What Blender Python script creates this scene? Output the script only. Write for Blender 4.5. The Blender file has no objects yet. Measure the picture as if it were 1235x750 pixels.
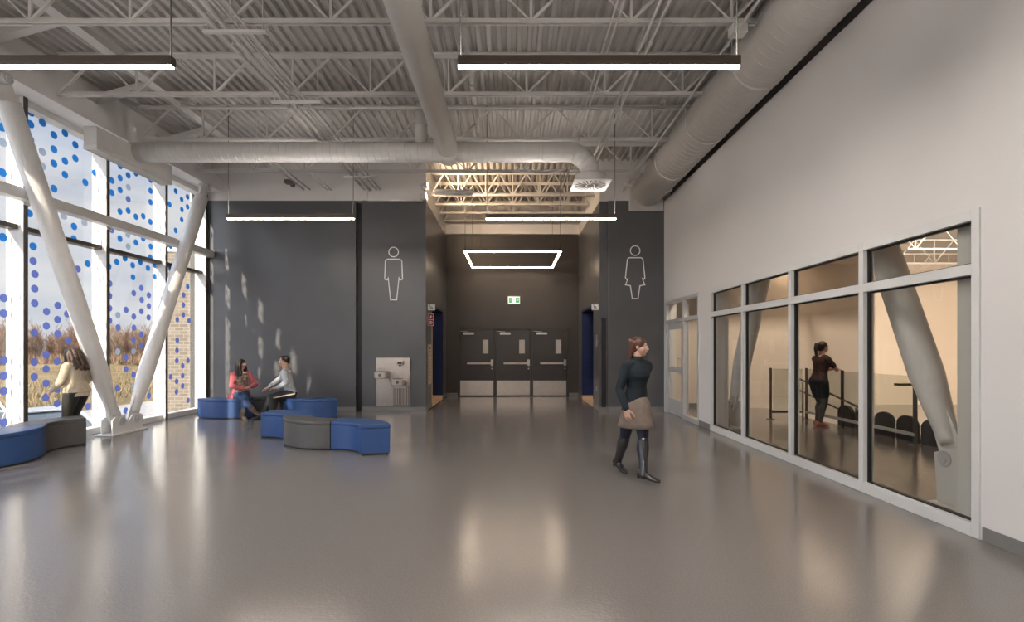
import bpy, bmesh, math, random
from mathutils import Vector, Matrix, Quaternion
random.seed(7)
PI = math.pi
scene = bpy.context.scene
COL = scene.collection
V = Vector

# ------------------------------------------------------------------ materials
def new_mat(name):
    m = bpy.data.materials.new(name); m.use_nodes = True
    nt = m.node_tree; nt.nodes.clear()
    out = nt.nodes.new('ShaderNodeOutputMaterial')
    return m, nt, out

def srgb(r, g, b):
    f = lambda c: (c/255/12.92) if c/255 <= .04045 else ((c/255+.055)/1.055)**2.4
    return (f(r), f(g), f(b), 1)

def mat(name, col, rough=.5, metal=0, var=.06, vscale=6., bump=0, bscale=60., spec=.5, coat=0, sub=0, emit=None, estr=0):
    m, nt, out = new_mat(name)
    N = nt.nodes.new; L = nt.links.new
    p = N('ShaderNodeBsdfPrincipled')
    p.inputs['Roughness'].default_value = rough
    p.inputs['Metallic'].default_value = metal
    p.inputs['Specular IOR Level'].default_value = spec
    p.inputs['Coat Weight'].default_value = coat
    if sub:
        p.inputs['Subsurface Weight'].default_value = sub
        p.inputs['Subsurface Radius'].default_value = (.02, .008, .004)
    tc = N('ShaderNodeTexCoord')
    nz = N('ShaderNodeTexNoise'); nz.inputs['Scale'].default_value = vscale; nz.inputs['Detail'].default_value = 4
    L(tc.outputs['Object'], nz.inputs['Vector'])
    rp = N('ShaderNodeValToRGB')
    c = col
    rp.color_ramp.elements[0].position = .3; rp.color_ramp.elements[1].position = .7
    rp.color_ramp.elements[0].color = (c[0]*(1-var), c[1]*(1-var), c[2]*(1-var), 1)
    rp.color_ramp.elements[1].color = (min(1, c[0]*(1+var)), min(1, c[1]*(1+var)), min(1, c[2]*(1+var)), 1)
    L(nz.outputs['Fac'], rp.inputs['Fac']); L(rp.outputs['Color'], p.inputs['Base Color'])
    if bump:
        n2 = N('ShaderNodeTexNoise'); n2.inputs['Scale'].default_value = bscale; n2.inputs['Detail'].default_value = 3
        L(tc.outputs['Object'], n2.inputs['Vector'])
        b = N('ShaderNodeBump'); b.inputs['Strength'].default_value = bump; b.inputs['Distance'].default_value = .01
        L(n2.outputs['Fac'], b.inputs['Height']); L(b.outputs['Normal'], p.inputs['Normal'])
    if emit:
        p.inputs['Emission Color'].default_value = emit; p.inputs['Emission Strength'].default_value = estr
    L(p.outputs['BSDF'], out.inputs['Surface'])
    return m

def glass_mat(name, tint=(.97, .98, .98), refl=.06, grazing=.5):
    m, nt, out = new_mat(name); N = nt.nodes.new; L = nt.links.new
    t = N('ShaderNodeBsdfTransparent'); t.inputs['Color'].default_value = (*tint, 1)
    g = N('ShaderNodeBsdfGlossy'); g.inputs['Roughness'].default_value = .0
    lw = N('ShaderNodeLayerWeight'); lw.inputs['Blend'].default_value = .5
    pw = N('ShaderNodeMath'); pw.operation = 'POWER'; pw.inputs[1].default_value = 4; L(lw.outputs['Facing'], pw.inputs[0])
    mr = N('ShaderNodeMapRange'); mr.inputs['To Min'].default_value = refl*.5; mr.inputs['To Max'].default_value = grazing; L(pw.outputs[0], mr.inputs['Value'])
    mx = N('ShaderNodeMixShader'); L(mr.outputs[0], mx.inputs[0]); L(t.outputs[0], mx.inputs[1]); L(g.outputs[0], mx.inputs[2])
    L(mx.outputs[0], out.inputs['Surface'])
    return m

def film_mat(name, c, clear=.55):
    # translucent vinyl film on glass
    m, nt, out = new_mat(name); N = nt.nodes.new; L = nt.links.new
    t = N('ShaderNodeBsdfTransparent'); t.inputs['Color'].default_value = c
    d = N('ShaderNodeBsdfTranslucent'); d.inputs['Color'].default_value = c
    d2 = N('ShaderNodeBsdfDiffuse'); d2.inputs['Color'].default_value = c
    tc = N('ShaderNodeTexCoord'); nz = N('ShaderNodeTexNoise'); nz.inputs['Scale'].default_value = 3
    L(tc.outputs['Object'], nz.inputs['Vector'])
    m1 = N('ShaderNodeMixShader'); m1.inputs[0].default_value = .5
    L(d.outputs[0], m1.inputs[1]); L(d2.outputs[0], m1.inputs[2])
    mr = N('ShaderNodeMapRange'); mr.inputs['To Min'].default_value = clear-.08; mr.inputs['To Max'].default_value = clear+.08
    L(nz.outputs['Fac'], mr.inputs['Value'])
    m2 = N('ShaderNodeMixShader'); L(mr.outputs[0], m2.inputs[0]); L(m1.outputs[0], m2.inputs[1]); L(t.outputs[0], m2.inputs[2])
    L(m2.outputs[0], out.inputs['Surface'])
    return m

def emit_mat(name, c, s):
    m, nt, out = new_mat(name); N = nt.nodes.new; L = nt.links.new
    e = N('ShaderNodeEmission'); e.inputs['Color'].default_value = c; e.inputs['Strength'].default_value = s
    tc = N('ShaderNodeTexCoord'); nz = N('ShaderNodeTexNoise'); nz.inputs['Scale'].default_value = 2
    L(tc.outputs['Object'], nz.inputs['Vector'])
    mr = N('ShaderNodeMapRange'); mr.inputs['To Min'].default_value = s*.95; mr.inputs['To Max'].default_value = s*1.05
    L(nz.outputs['Fac'], mr.inputs['Value']); L(mr.outputs[0], e.inputs['Strength'])
    L(e.outputs[0], out.inputs['Surface'])
    return m

M = {}
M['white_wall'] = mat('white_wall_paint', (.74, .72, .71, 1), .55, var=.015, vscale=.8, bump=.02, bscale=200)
M['white_steel'] = mat('white_painted_steel', (.62, .60, .575, 1), .5, var=.03)
M['brace_white'] = mat('white_brace_paint', (.72, .71, .69, 1), .35, var=.03)
M['deck'] = mat('painted_steel_deck', (.47, .45, .43, 1), .5, var=.05, vscale=2)
M['duct'] = mat('painted_spiral_duct', (.60, .58, .555, 1), .45, var=.03)
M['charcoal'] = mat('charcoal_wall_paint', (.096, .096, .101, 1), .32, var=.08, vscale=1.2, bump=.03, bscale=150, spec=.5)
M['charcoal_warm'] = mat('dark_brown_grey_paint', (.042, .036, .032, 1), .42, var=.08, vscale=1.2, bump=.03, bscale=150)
M['navy'] = mat('navy_tile', (.012, .022, .085, 1), .35, var=.15, vscale=4)
M['cream'] = mat('cream_wall_paint', (.74, .645, .55, 1), .6, var=.02, vscale=.7)
M['grey_ledge'] = mat('grey_upper_wall', (.30, .28, .265, 1), .6, var=.04)  # plain mid grey, darker than the white wall below
M['baseboard'] = mat('grey_vinyl_base', (.21, .205, .20, 1), .45, var=.05)
M['black_gap'] = mat('black_reveal', (.01, .01, .011, 1), .5)
M['alu'] = mat('anodised_aluminium', (.60, .60, .60, 1), .38, metal=.35, var=.03)
M['alu_white'] = mat('white_aluminium_frame', (.70, .70, .69, 1), .35, var=.02)
M['alu_shaded'] = mat('shaded_aluminium', (.085, .07, .058, 1), .4, metal=.3, var=.1)  # aluminium with the shade on inner mullion faces and transoms put into its colour
M['glass'] = glass_mat('clear_glass')
M['glass_tint'] = glass_mat('interior_glass', (.90, .90, .885))
M['glass_guard'] = glass_mat('guard_glass', (.84, .85, .83))
M['dot_blue'] = film_mat('blue_dot_film', (.03, .20, .58, 1), .14)
M['dot_violet'] = film_mat('violet_blue_dot_film', (.14, .18, .50, 1), .14)
M['dot_pale'] = film_mat('pale_blue_grey_dot_film', (.36, .43, .54, 1), .22)
M['lamp'] = emit_mat('warm_led_diffuser', (1, .925, .86, 1), 115)
M['lamp_far'] = emit_mat('dimmed_warm_led_diffuser', (1, .87, .74, 1), 30)
M['ceiling_fill'] = emit_mat('ceiling_fill_strip', (1, .92, .86, 1), 26)  # added glow on top of the pendants, brightens the ceiling
M['lamp_soft'] = emit_mat('recess_led_diffuser', (1, .76, .54, 1), 12)
M['lamp_bright'] = emit_mat('flood_lens', (1, .78, .55, 1), 16)
M['housing'] = mat('bronze_lamp_housing', (.10, .075, .06, 1), .4, metal=.5)
M['cable'] = mat('dark_cable', (.09, .085, .08, 1), .5)
M['steel'] = mat('brushed_stainless', (.55, .49, .44, 1), .28, metal=1, var=.06, vscale=20)
M['steel_dark'] = mat('shadowed_louvre_steel', (.16, .14, .125, 1), .4, metal=.8)
M['blue_vinyl'] = mat('blue_upholstery', (.030, .078, .225, 1), .42, var=.06, vscale=10, bump=.04, bscale=300)
M['grey_vinyl'] = mat('charcoal_upholstery', (.088, .084, .081, 1), .42, var=.06, vscale=10, bump=.04, bscale=300)
M['grey_vinyl_shaded'] = mat('shaded_charcoal_upholstery', (.022, .022, .024, 1), .45, var=.06, vscale=10, bump=.04, bscale=300)  # darker copy of the charcoal upholstery, shade put into its colour
M['rubber'] = mat('black_rubber', (.02, .02, .02, 1), .6)
M['pict_white'] = mat('white_pictogram', (.92, .91, .90, 1), .5, var=.01, emit=(1, .97, .93, 1), estr=0.0)
M['sign_white'] = mat('sign_white', (.8, .8, .78, 1), .4)
M['sign_green'] = mat('sign_green', (.02, .30, .13, 1), .4, emit=(.02, .35, .15, 1), estr=.35)
M['sign_lit'] = mat('lit_sign_white', (.8, .8, .75, 1), .4, emit=(1, 1, .92, 1), estr=.45)
M['sign_red'] = mat('sign_red', (.42, .02, .03, 1), .4)
M['poster'] = mat('beige_notice', (.62, .50, .40, 1), .5, var=.04)
M['ink'] = mat('dark_ink', (.08, .06, .055, 1), .6)
M['wood_trim'] = mat('pale_threshold', (.70, .50, .33, 1), .45, var=.1)
M['rail'] = mat('dark_grey_rail', (.10, .095, .09, 1), .4, metal=.5)
M['seat_dark'] = mat('dark_seat_plastic', (.028, .030, .038, 1), .45)
M['asphalt'] = mat('pavement', (.25, .23, .21, 1), .9, var=.2, vscale=3)
M['tyre'] = mat('tyre', (.02, .02, .02, 1), .7)
M['car_silver'] = mat('silver_car_paint', (.50, .53, .57, 1), .25, metal=.5, coat=.5)
M['car_white'] = mat('pale_car_paint', (.72, .74, .76, 1), .25, metal=.2, coat=.5)
M['car_glass'] = mat('car_glass', (.03, .04, .05, 1), .08)

def floor_mat(name, c, rough=.14):
    m, nt, out = new_mat(name); N = nt.nodes.new; L = nt.links.new
    p = N('ShaderNodeBsdfPrincipled'); p.inputs['Specular IOR Level'].default_value = .55
    tc = N('ShaderNodeTexCoord')
    v = N('ShaderNodeTexNoise'); v.inputs['Scale'].default_value = 130; v.inputs['Detail'].default_value = 2
    b = N('ShaderNodeTexNoise'); b.inputs['Scale'].default_value = .5; b.inputs['Detail'].default_value = 2
    L(tc.outputs['Object'], v.inputs['Vector']); L(tc.outputs['Object'], b.inputs['Vector'])
    r1 = N('ShaderNodeValToRGB'); e = r1.color_ramp.elements
    e[0].position = .36; e[1].position = .66
    e[0].color = (c[0]*.85, c[1]*.85, c[2]*.85, 1); e[1].color = (c[0]*1.12, c[1]*1.12, c[2]*1.12, 1)
    L(v.outputs['Fac'], r1.inputs['Fac']); L(r1.outputs['Color'], p.inputs['Base Color'])
    mr = N('ShaderNodeMapRange'); mr.inputs['To Min'].default_value = rough-.015; mr.inputs['To Max'].default_value = rough+.025
    L(b.outputs['Fac'], mr.inputs['Value']); L(mr.outputs[0], p.inputs['Roughness'])
    n3 = N('ShaderNodeTexNoise'); n3.inputs['Scale'].default_value = 38; n3.inputs['Detail'].default_value = 2
    L(tc.outputs['Object'], n3.inputs['Vector'])
    bp = N('ShaderNodeBump'); bp.inputs['Strength'].default_value = .32; bp.inputs['Distance'].default_value = .004
    L(n3.outputs['Fac'], bp.inputs['Height']); L(bp.outputs['Normal'], p.inputs['Normal'])
    L(p.outputs['BSDF'], out.inputs['Surface'])
    return m
M['floor'] = floor_mat('grey_epoxy_floor', (.20, .185, .175))

def brick_mat():
    m, nt, out = new_mat('tan_brick'); N = nt.nodes.new; L = nt.links.new
    p = N('ShaderNodeBsdfPrincipled'); p.inputs['Roughness'].default_value = .85
    tc = N('ShaderNodeTexCoord'); sp = N('ShaderNodeSeparateXYZ'); ad = N('ShaderNodeMath'); cb = N('ShaderNodeCombineXYZ')
    L(tc.outputs['Object'], sp.inputs[0]); L(sp.outputs[0], ad.inputs[0]); L(sp.outputs[1], ad.inputs[1])
    L(ad.outputs[0], cb.inputs[0]); L(sp.outputs[2], cb.inputs[1])
    b = N('ShaderNodeTexBrick'); b.inputs['Scale'].default_value = 1; b.inputs['Brick Width'].default_value = .22; b.inputs['Row Height'].default_value = .085
    b.inputs['Mortar Size'].default_value = .008
    b.inputs['Color1'].default_value = (.18, .148, .115, 1); b.inputs['Color2'].default_value = (.13, .107, .081, 1); b.inputs['Mortar'].default_value = (.215, .197, .176, 1)
    L(cb.outputs[0], b.inputs['Vector']); L(b.outputs['Color'], p.inputs['Base Color'])
    L(p.outputs['BSDF'], out.inputs['Surface']); return m
M['brick'] = brick_mat()

def field_mat():
    m, nt, out = new_mat('dry_grass_field'); N = nt.nodes.new; L = nt.links.new
    p = N('ShaderNodeBsdfPrincipled'); p.inputs['Roughness'].default_value = .95; p.inputs['Specular IOR Level'].default_value = .1
    tc = N('ShaderNodeTexCoord')
    a = N('ShaderNodeTexNoise'); a.inputs['Scale'].default_value = .12; a.inputs['Detail'].default_value = 8; a.inputs['Roughness'].default_value = .7
    L(tc.outputs['Object'], a.inputs['Vector'])
    r = N('ShaderNodeValToRGB'); e = r.color_ramp.elements
    e[0].position = .32; e[0].color = (.085, .070, .032, 1); e[1].position = .7; e[1].color = (.225, .16, .095, 1)
    x = e.new(.5); x.color = (.17, .12, .058, 1)
    L(a.outputs['Fac'], r.inputs['Fac']); L(r.outputs['Color'], p.inputs['Base Color'])
    L(p.outputs['BSDF'], out.inputs['Surface']); return m
M['field'] = field_mat()
M['straw'] = mat('straw_grass', (.20, .15, .08, 1), .9, var=.3, vscale=.5)
M['twig1'] = mat('bare_twigs_tan', (.165, .10, .062, 1), .9, var=.2, vscale=.4)
M['twig2'] = mat('bare_twigs_russet', (.135, .073, .041, 1), .9, var=.2, vscale=.4)
M['twig3'] = mat('pale_birch_twigs', (.25, .19, .135, 1), .9, var=.2, vscale=.4)

# ------------------------------------------------------------------ mesh helpers
def box(bm, x0, x1, y0, y1, z0, z1, mi=0):
    vs = [bm.verts.new((x, y, z)) for x in (x0, x1) for y in (y0, y1) for z in (z0, z1)]
    for q in ((0, 1, 3, 2), (4, 6, 7, 5), (0, 4, 5, 1), (2, 3, 7, 6), (0, 2, 6, 4), (1, 5, 7, 3)):
        f = bm.faces.new([vs[i] for i in q]); f.material_index = mi
    return vs

def frame_of(d):
    d = d.normalized(); up = V((0, 0, 1)) if abs(d.z) < .95 else V((1, 0, 0))
    s = d.cross(up).normalized(); u = s.cross(d).normalized()
    return s, u

def tube(bm, pts, r, seg=12, caps=True, mi=0, smooth=True):
    pts = [V(p) for p in pts]; n = len(pts)
    rs = r if isinstance(r, (list, tuple)) else [r]*n
    rings = []
    s0 = None
    for i, p in enumerate(pts):
        d = (pts[min(i+1, n-1)]-pts[max(i-1, 0)])
        s, u = frame_of(d)
        if s0 is not None:            # keep the frame from flipping
            dn = d.normalized(); s = (s0-dn*s0.dot(dn)).normalized(); u = s.cross(dn).normalized()
        s0 = s
        rings.append([bm.verts.new(p+(s*math.cos(2*PI*k/seg)+u*math.sin(2*PI*k/seg))*rs[i]) for k in range(seg)])
    for i in range(n-1):
        for k in range(seg):
            f = bm.faces.new((rings[i][k], rings[i][(k+1) % seg], rings[i+1][(k+1) % seg], rings[i+1][k]))
            f.smooth = smooth; f.material_index = mi
    if caps:
        f = bm.faces.new(rings[0]); f.material_index = mi
        f = bm.faces.new(rings[-1]); f.material_index = mi
    return rings

def bar(bm, a, b, w, h, mi=0):
    """rectangular bar from a to b, w sideways, h vertical"""
    a, b = V(a), V(b); s, u = frame_of(b-a)
    q = [(-1, -1), (1, -1), (1, 1), (-1, 1)]
    r0 = [bm.verts.new(a+s*w/2*i+u*h/2*j) for i, j in q]; r1 = [bm.verts.new(b+s*w/2*i+u*h/2*j) for i, j in q]
    for k in range(4):
        f = bm.faces.new((r0[k], r0[(k+1) % 4], r1[(k+1) % 4], r1[k])); f.material_index = mi
    for r in (r0, r1):
        f = bm.faces.new(r); f.material_index = mi

def prism(bm, poly, axis, a0, a1, mi=0):
    """extrude 2D polygon; axis 'x': poly=(y,z), 'y': poly=(x,z), 'z': poly=(x,y)"""
    def P(p, a):
        return {'x': (a, p[0], p[1]), 'y': (p[0], a, p[1]), 'z': (p[0], p[1], a)}[axis]
    r0 = [bm.verts.new(P(p, a0)) for p in poly]; r1 = [bm.verts.new(P(p, a1)) for p in poly]
    n = len(poly)
    for k in range(n):
        f = bm.faces.new((r0[k], r0[(k+1) % n], r1[(k+1) % n], r1[k])); f.material_index = mi
    for r in (r0, r1):
        f = bm.faces.new(r); f.material_index = mi

def ball(bm, c, r, rot=None, sub=2, mi=0):
    r = r if isinstance(r, (tuple, list, Vector)) else (r, r, r)
    m = Matrix.Translation(V(c)) @ (rot.to_4x4() if rot else Matrix.Identity(4)) @ Matrix.Diagonal((*r, 1))
    g = bmesh.ops.create_icosphere(bm, subdivisions=sub, radius=1, matrix=m)
    fs = set()
    for v in g['verts']:
        for f in v.link_faces: fs.add(f)
    for f in fs: f.smooth = True; f.material_index = mi

def disc_ring(bm, pts, width, axis, a0, a1, mi=0, closed=True):
    """a band of given width following a 2-D polyline, extruded a0..a1 along axis"""
    n = len(pts)
    def nrm(i):
        p0 = V(pts[(i-1) % n] if closed or i > 0 else pts[i]); p1 = V(pts[(i+1) % n] if closed or i < n-1 else pts[i]); p = V(pts[i])
        d0 = (p-p0); d1 = (p1-p)
        if d0.length < 1e-9: d0 = d1
        if d1.length < 1e-9: d1 = d0
        d0.normalize(); d1.normalize()
        n0 = V((-d0.y, d0.x)); n1 = V((-d1.y, d1.x)); m = (n0+n1)
        if m.length < 1e-6: return n0
        m.normalize(); return m/max(.35, m.dot(n0))
    L_ = [V(p)+nrm(i)*width/2 for i, p in enumerate(pts)]; R_ = [V(p)-nrm(i)*width/2 for i, p in enumerate(pts)]
    for i in range(n if closed else n-1):
        j = (i+1) % n
        prism(bm, [L_[i], L_[j], R_[j], R_[i]], axis, a0, a1, mi)

def build(name, bm, m, parent=None, loc=None, smooth=False, bevel=0, segs=2, normals=True):
    if normals: bmesh.ops.recalc_face_normals(bm, faces=bm.faces)
    me = bpy.data.meshes.new(name); bm.to_mesh(me); bm.free()
    o = bpy.data.objects.new(name, me); COL.objects.link(o)
    for k in (m if isinstance(m, (list, tuple)) else [m]): me.materials.append(k)
    if smooth:
        for p in me.polygons: p.use_smooth = True
    if parent is not None: o.parent = parent
    if loc is not None: o.location = loc
    if bevel:
        b = o.modifiers.new('bevel', 'BEVEL'); b.width = bevel; b.segments = segs; b.limit_method = 'ANGLE'; b.angle_limit = .6
    return o

def NB(): return bmesh.new()

def tag(o, label=None, cat=None, group=None, kind=None):
    if label: o['label'] = label
    if cat: o['category'] = cat
    if group: o['group'] = group
    if kind: o['kind'] = kind
    return o

def thing(name, label, cat, loc=(0, 0, 0), rz=0, group=None):
    o = bpy.data.objects.new(name, None); COL.objects.link(o)
    o.location = loc; o.rotation_euler = (0, 0, rz); o.empty_display_size = .1
    return tag(o, label, cat, group)

def struct(name, bm, m, parent=None, **k):
    o = build(name, bm, m, parent, **k)
    if parent is None: o['kind'] = 'structure'
    return o

def copy_tree(o, parent=None):
    c = o.copy(); COL.objects.link(c)
    if parent is not None: c.parent = parent
    for ch in [x for x in o.children]: copy_tree(ch, c)
    return c

# ------------------------------------------------------------------ main dimensions (metres; camera at x=0,y=0)
XL, XR = -7.5, 3.7           # glass plane on the left, face of the white wall on the right
YB, YBACK = 12.0, -3.24      # dark far wall, wall behind the camera
ZD = 6.05                    # underside of deck
ZH = 5.08                    # top of the dark paint
RX0, RX1, RY = -2.05, 2.15, 15.8   # recess
# ------------------------------------------------------------------ room shell
bm = NB(); box(bm, -7.7, 3.8, YBACK-.2, 16.3, -.2, 0); box(bm, -5.2, -2.0, 12.2, 16.3, -.2, 0); struct('floor', bm, M['floor'])
bm = NB(); box(bm, 3.8, 6.5, -.5, 12.9, -.2, 0)
struct('floor', bm, M['floor'])

# corrugated roof deck: flutes run along y
def deck(name, x0, x1, y0, y1, z):
    bm = NB(); p = .15; prof = []
    x = x0
    while x < x1:
        prof += [(x, z), (x+.055, z), (x+.075, z+.05), (x+.13, z+.05)]
        x += p
    prof.append((x, z))
    lo = [(bm.verts.new((a, y0, b)), bm.verts.new((a, y1, b))) for a, b in prof]
    for i in range(len(lo)-1): bm.faces.new((lo[i][0], lo[i+1][0], lo[i+1][1], lo[i][1]))
    t = [bm.verts.new(v) for v in ((x0, y0, z+.2), (x, y0, z+.2), (x, y1, z+.2), (x0, y1, z+.2))]
    bm.faces.new(t)
    return struct(name, bm, M['deck'])
deck('ceiling', -7.7, 3.95, YBACK-.2, 16.1, ZD)

# left wall: bulkhead above the glass
bm = NB(); box(bm, -7.75, -6.96, YBACK, YB, 5.28, 5.62); box(bm, -7.75, -7.2, YBACK, YB, 5.62, ZD+.12)
struct('wall_left', bm, M['white_wall'])
# wall behind the camera
bm = NB(); box(bm, -7.75, 3.95, YBACK-.25, YBACK, 0, ZD+.12); struct('wall_behind', bm, M['white_wall'])

# far wall, dark lower paint with two narrow reveals, white above
bm = NB()
box(bm, -7.36, -3.74, YB, YB+.25, 0, ZH); box(bm, -3.60, RX0, YB+.02, YB+.25, 0, ZH-.03); box(bm, 2.36, 3.72, YB, YB+.25, 0, ZH)
box(bm, RX1, 2.36, YB+.04, YB+.25, 0, ZH)
box(bm, RX0-.25, RX0, YB+.25, 12.95, 0, ZH); box(bm, RX0-.25, RX0, 12.95, 14.9, 2.66, ZH); box(bm, RX0-.25, RX0, 14.9, RY, 0, ZH)
box(bm, RX1, RX1+.25, YB+.25, 12.95, 0, ZH); box(bm, RX1, RX1+.25, 12.95, 14.9, 2.66, ZH); box(bm, RX1, RX1+.25, 14.9, RY, 0, ZH)
struct('wall_back', bm, M['charcoal'])
bm = NB(); box(bm, -3.74, -3.60, YB+.10, YB+.25, 0, ZH-.03); struct('trim_1', bm, M['black_gap'])
bm = NB(); box(bm, 2.19, 2.30, YB+.0, YB+.04, .1, 2.25); struct('trim_2', bm, M['black_gap'], bevel=.008)
bm = NB(); box(bm, -7.72, -7.36, YB-.02, YB+.25, 0, 3.7); box(bm, -7.72, -7.36, YB+.02, YB+.25, 3.7, 5.28); struct('trim_3', bm, M['black_gap'])
bm = NB()
box(bm, -7.75, RX0, YB+.03, YB+.25, ZH, ZD+.12); box(bm, RX1, 3.95, YB+.03, YB+.25, ZH, ZD+.12)
box(bm, RX0-.25, RX0, YB+.25, RY, ZH, ZD+.12); box(bm, RX1, RX1+.25, YB+.25, RY, ZH, ZD+.12)
box(bm, RX0-.25, RX1+.25, RY, RY+.25, 5.13, ZD+.12); box(bm, RX0, RX1, RY-.12, RY, 5.13, 5.48)
box(bm, -3.60, -3.45, YB-.03, YB+.05, ZH, ZD+.1)
struct('wall_back_upper', bm, M['white_wall'])
DX0, DX1, DZ = -1.66, 1.82, 2.18
bm = NB()
box(bm, RX0-.25, DX0, RY, RY+.25, 0, 5.13); box(bm, DX1, RX1+.25, RY, RY+.25, 0, 5.13); box(bm, DX0, DX1, RY, RY+.25, DZ, 5.13)
box(bm, DX0, DX1, RY+.2, RY+.25, 0, DZ)
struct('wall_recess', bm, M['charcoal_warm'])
# small rooms each side of the recess, navy end walls
for k, (x0, x1) in enumerate(((-5.0, RX0-.25), (RX1+.25, 5.0))):
    bm = NB(); box(bm, x0, x1, 14.9, 15.05, 0, 2.9); box(bm, x0, x1, 12.4, 15.05, 2.9, 3.0)
    e = x0 if k == 0 else x1-.1
    box(bm, e, e+.1, 12.4, 15.05, 0, 2.9)
    struct('wall_washroom', bm, M['navy'])
bm = NB(); box(bm, RX1+.1, 5.0, 12.3, 15.9, -.1, 0.001); struct('floor', bm, M['floor'])
for k, xx in enumerate((RX0, RX1)):
    bm = NB(); s = 1 if k == 0 else -1
    a, b = sorted((xx-.25*s, xx+.02*s))
    box(bm, a, b, 14.86, 14.9, 0, 2.66); box(bm, a, b, 12.95, 14.9, 2.6, 2.66)
    struct('trim_%d' % (4+k), bm, M['navy'])
    bm = NB(); a, b = sorted((xx-.3*s, xx+.012*s))
    box(bm, a, b, 12.95, 14.86, 0.0, .012)
    box(bm, a, b, 14.84, 14.86, .012, .12)
    if k == 0: box(bm, RX0-.02, RX0+.012, 12.90, 12.95, 0, 2.2)
    struct('trim_%d' % (6+k), bm, M['wood_trim'])

# vinyl baseboards
def skirt(name, segs, h=.11):
    bm = NB()
    for s in segs: box(bm, *s, 0.0, h)
    return struct(name, bm, M['baseboard'], bevel=.004)
skirt('baseboard_back', [(-7.36, -3.74, YB-.012, YB), (-3.60, RX0+.012, YB+.008, YB+.02), (2.36, 3.69, YB-.012, YB), (RX1-.012, 2.36, YB+.028, YB+.04),
      (RX0, RX0+.012, YB+.02, 12.9), (RX0, RX0+.012, 14.9, RY), (RX1-.012, RX1, YB+.04, 12.95), (RX1-.012, RX1, 14.9, RY),
      (RX0, DX0, RY-.012, RY), (DX1, RX1, RY-.012, RY)])

# right wall with a glazed opening and a door opening
WY = [9.21, 7.93, 6.58, 5.24, 3.915]; WZ = 2.62
bm = NB()
box(bm, XR, XR+.25, YBACK, WY[4], 0, WZ); box(bm, XR, XR+.25, WY[0], 9.78, 0, WZ)
box(bm, XR, XR+.25, 11.87, YB+.25, 0, WZ); box(bm, XR, XR+.25, YBACK, YB+.25, WZ, 5.06)
struct('wall_right', bm, M['white_wall'])
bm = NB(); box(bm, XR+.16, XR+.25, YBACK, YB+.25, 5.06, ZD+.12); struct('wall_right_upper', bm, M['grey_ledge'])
skirt('baseboard_right', [(XR-.012, XR, YBACK, WY[4]-.02), (XR-.012, XR, WY[0]+.02, 9.76)])

# ------------------------------------------------------------------ right-hand interior glazing (window_1..4)
def glazed_bay(n, y0, y1, zt, near=False, far=False):
    """y0 far, y1 near"""
    bm = NB(); w = .035
    X0, X1 = XR-.015, XR+.10
    box(bm, X0, X1, y0-(.06 if far else w), y0, 0, WZ) if True else None
    box(bm, X0, X1, y1, y1+(.07 if near else w), 0, WZ)
    a, b = y1+(.07 if near else w), y0-(.06 if far else w)
    box(bm, X0, X1, a, b, 0, .11); box(bm, X0, X1, a, b, WZ-.09, WZ); box(bm, X0, X1, a, b, zt-.045, zt+.045)
    o = struct('window_%d' % n, bm, M['alu_white'], bevel=.004)
    for (za, zb, nm) in ((.11, zt-.045, 'glass_pane'), (zt+.045, WZ-.09, 'transom_pane')):
        g = NB(); box(g, XR+.045, XR+.055, a, b, za, zb); build(nm, g, M['glass_tint'], o)
        k = NB()
        for q in ((a, a+.012, za, zb), (b-.012, b, za, zb), (a+.012, b-.012, za, za+.012), (a+.012, b-.012, zb-.014, zb)):
            box(k, XR+.03, XR+.07, *q)
        build('gasket', k, M['rubber'], o)
    return o
for i in range(4): glazed_bay(i+1, WY[i], WY[i+1], 2.14, near=(i == 3), far=(i == 0))

# glazed door with sidelight and transoms
bm = NB(); X0, X1 = XR-.015, XR+.10
for q in ((11.81, 11.87, 0, WZ), (10.62, 10.72, 0, WZ), (9.78, 9.84, 0, WZ)): box(bm, X0, X1, *q)
for a, b in ((9.84, 10.62), (10.72, 11.81)):
    box(bm, X0, X1, a, b, WZ-.07, WZ); box(bm, X0, X1, a, b, 2.10, 2.18)
box(bm, X0, X1, 9.84, 10.62, 0, .1)
o = struct('window_5', bm, M['alu'], bevel=.004)
g = NB(); box(g, XR+.045, XR+.055, 9.84, 10.62, .1, 2.10); build('glass_pane', g, M['glass_tint'], o)
g = NB(); box(g, XR+.045, XR+.055, 9.84, 10.62, 2.18, WZ-.07); build('transom_pane', g, M['glass_tint'], o)
g = NB(); box(g, XR+.045, XR+.055, 10.72, 11.81, 2.18, WZ-.07); build('transom_pane', g, M['glass_tint'], o)
bm = NB(); a, b = 10.73, 11.80
for q in ((a, a+.13, .01, 2.09), (b-.13, b, .01, 2.09), (a+.13, b-.13, .01, .36), (a+.13, b-.13, 1.95, 2.09), (a+.13, b-.13, .98, 1.10)): box(bm, XR+.02, XR+.065, *q)
d = struct('door_1', bm, M['alu'], bevel=.004)
g = NB(); box(g, XR+.037, XR+.047, a+.13, b-.13, .36, .98); box(g, XR+.037, XR+.047, a+.13, b-.13, 1.10, 1.95); build('glass_pane', g, M['glass_tint'], d)
g = NB(); tube(g, [(XR+.02, 10.80, .95), (XR-.06, 10.80, .95), (XR-.075, 10.80, .97), (XR-.075, 10.80, 1.27), (XR-.06, 10.80, 1.29), (XR+.02, 10.80, 1.29)], .012, 10)
build('pull_handle', g, M['steel'], d)
g = NB(); box(g, XR+.0, XR+.02, 10.74, 11.5, .99, 1.06); build('push_bar', g, M['alu'], d, bevel=.006)

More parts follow.
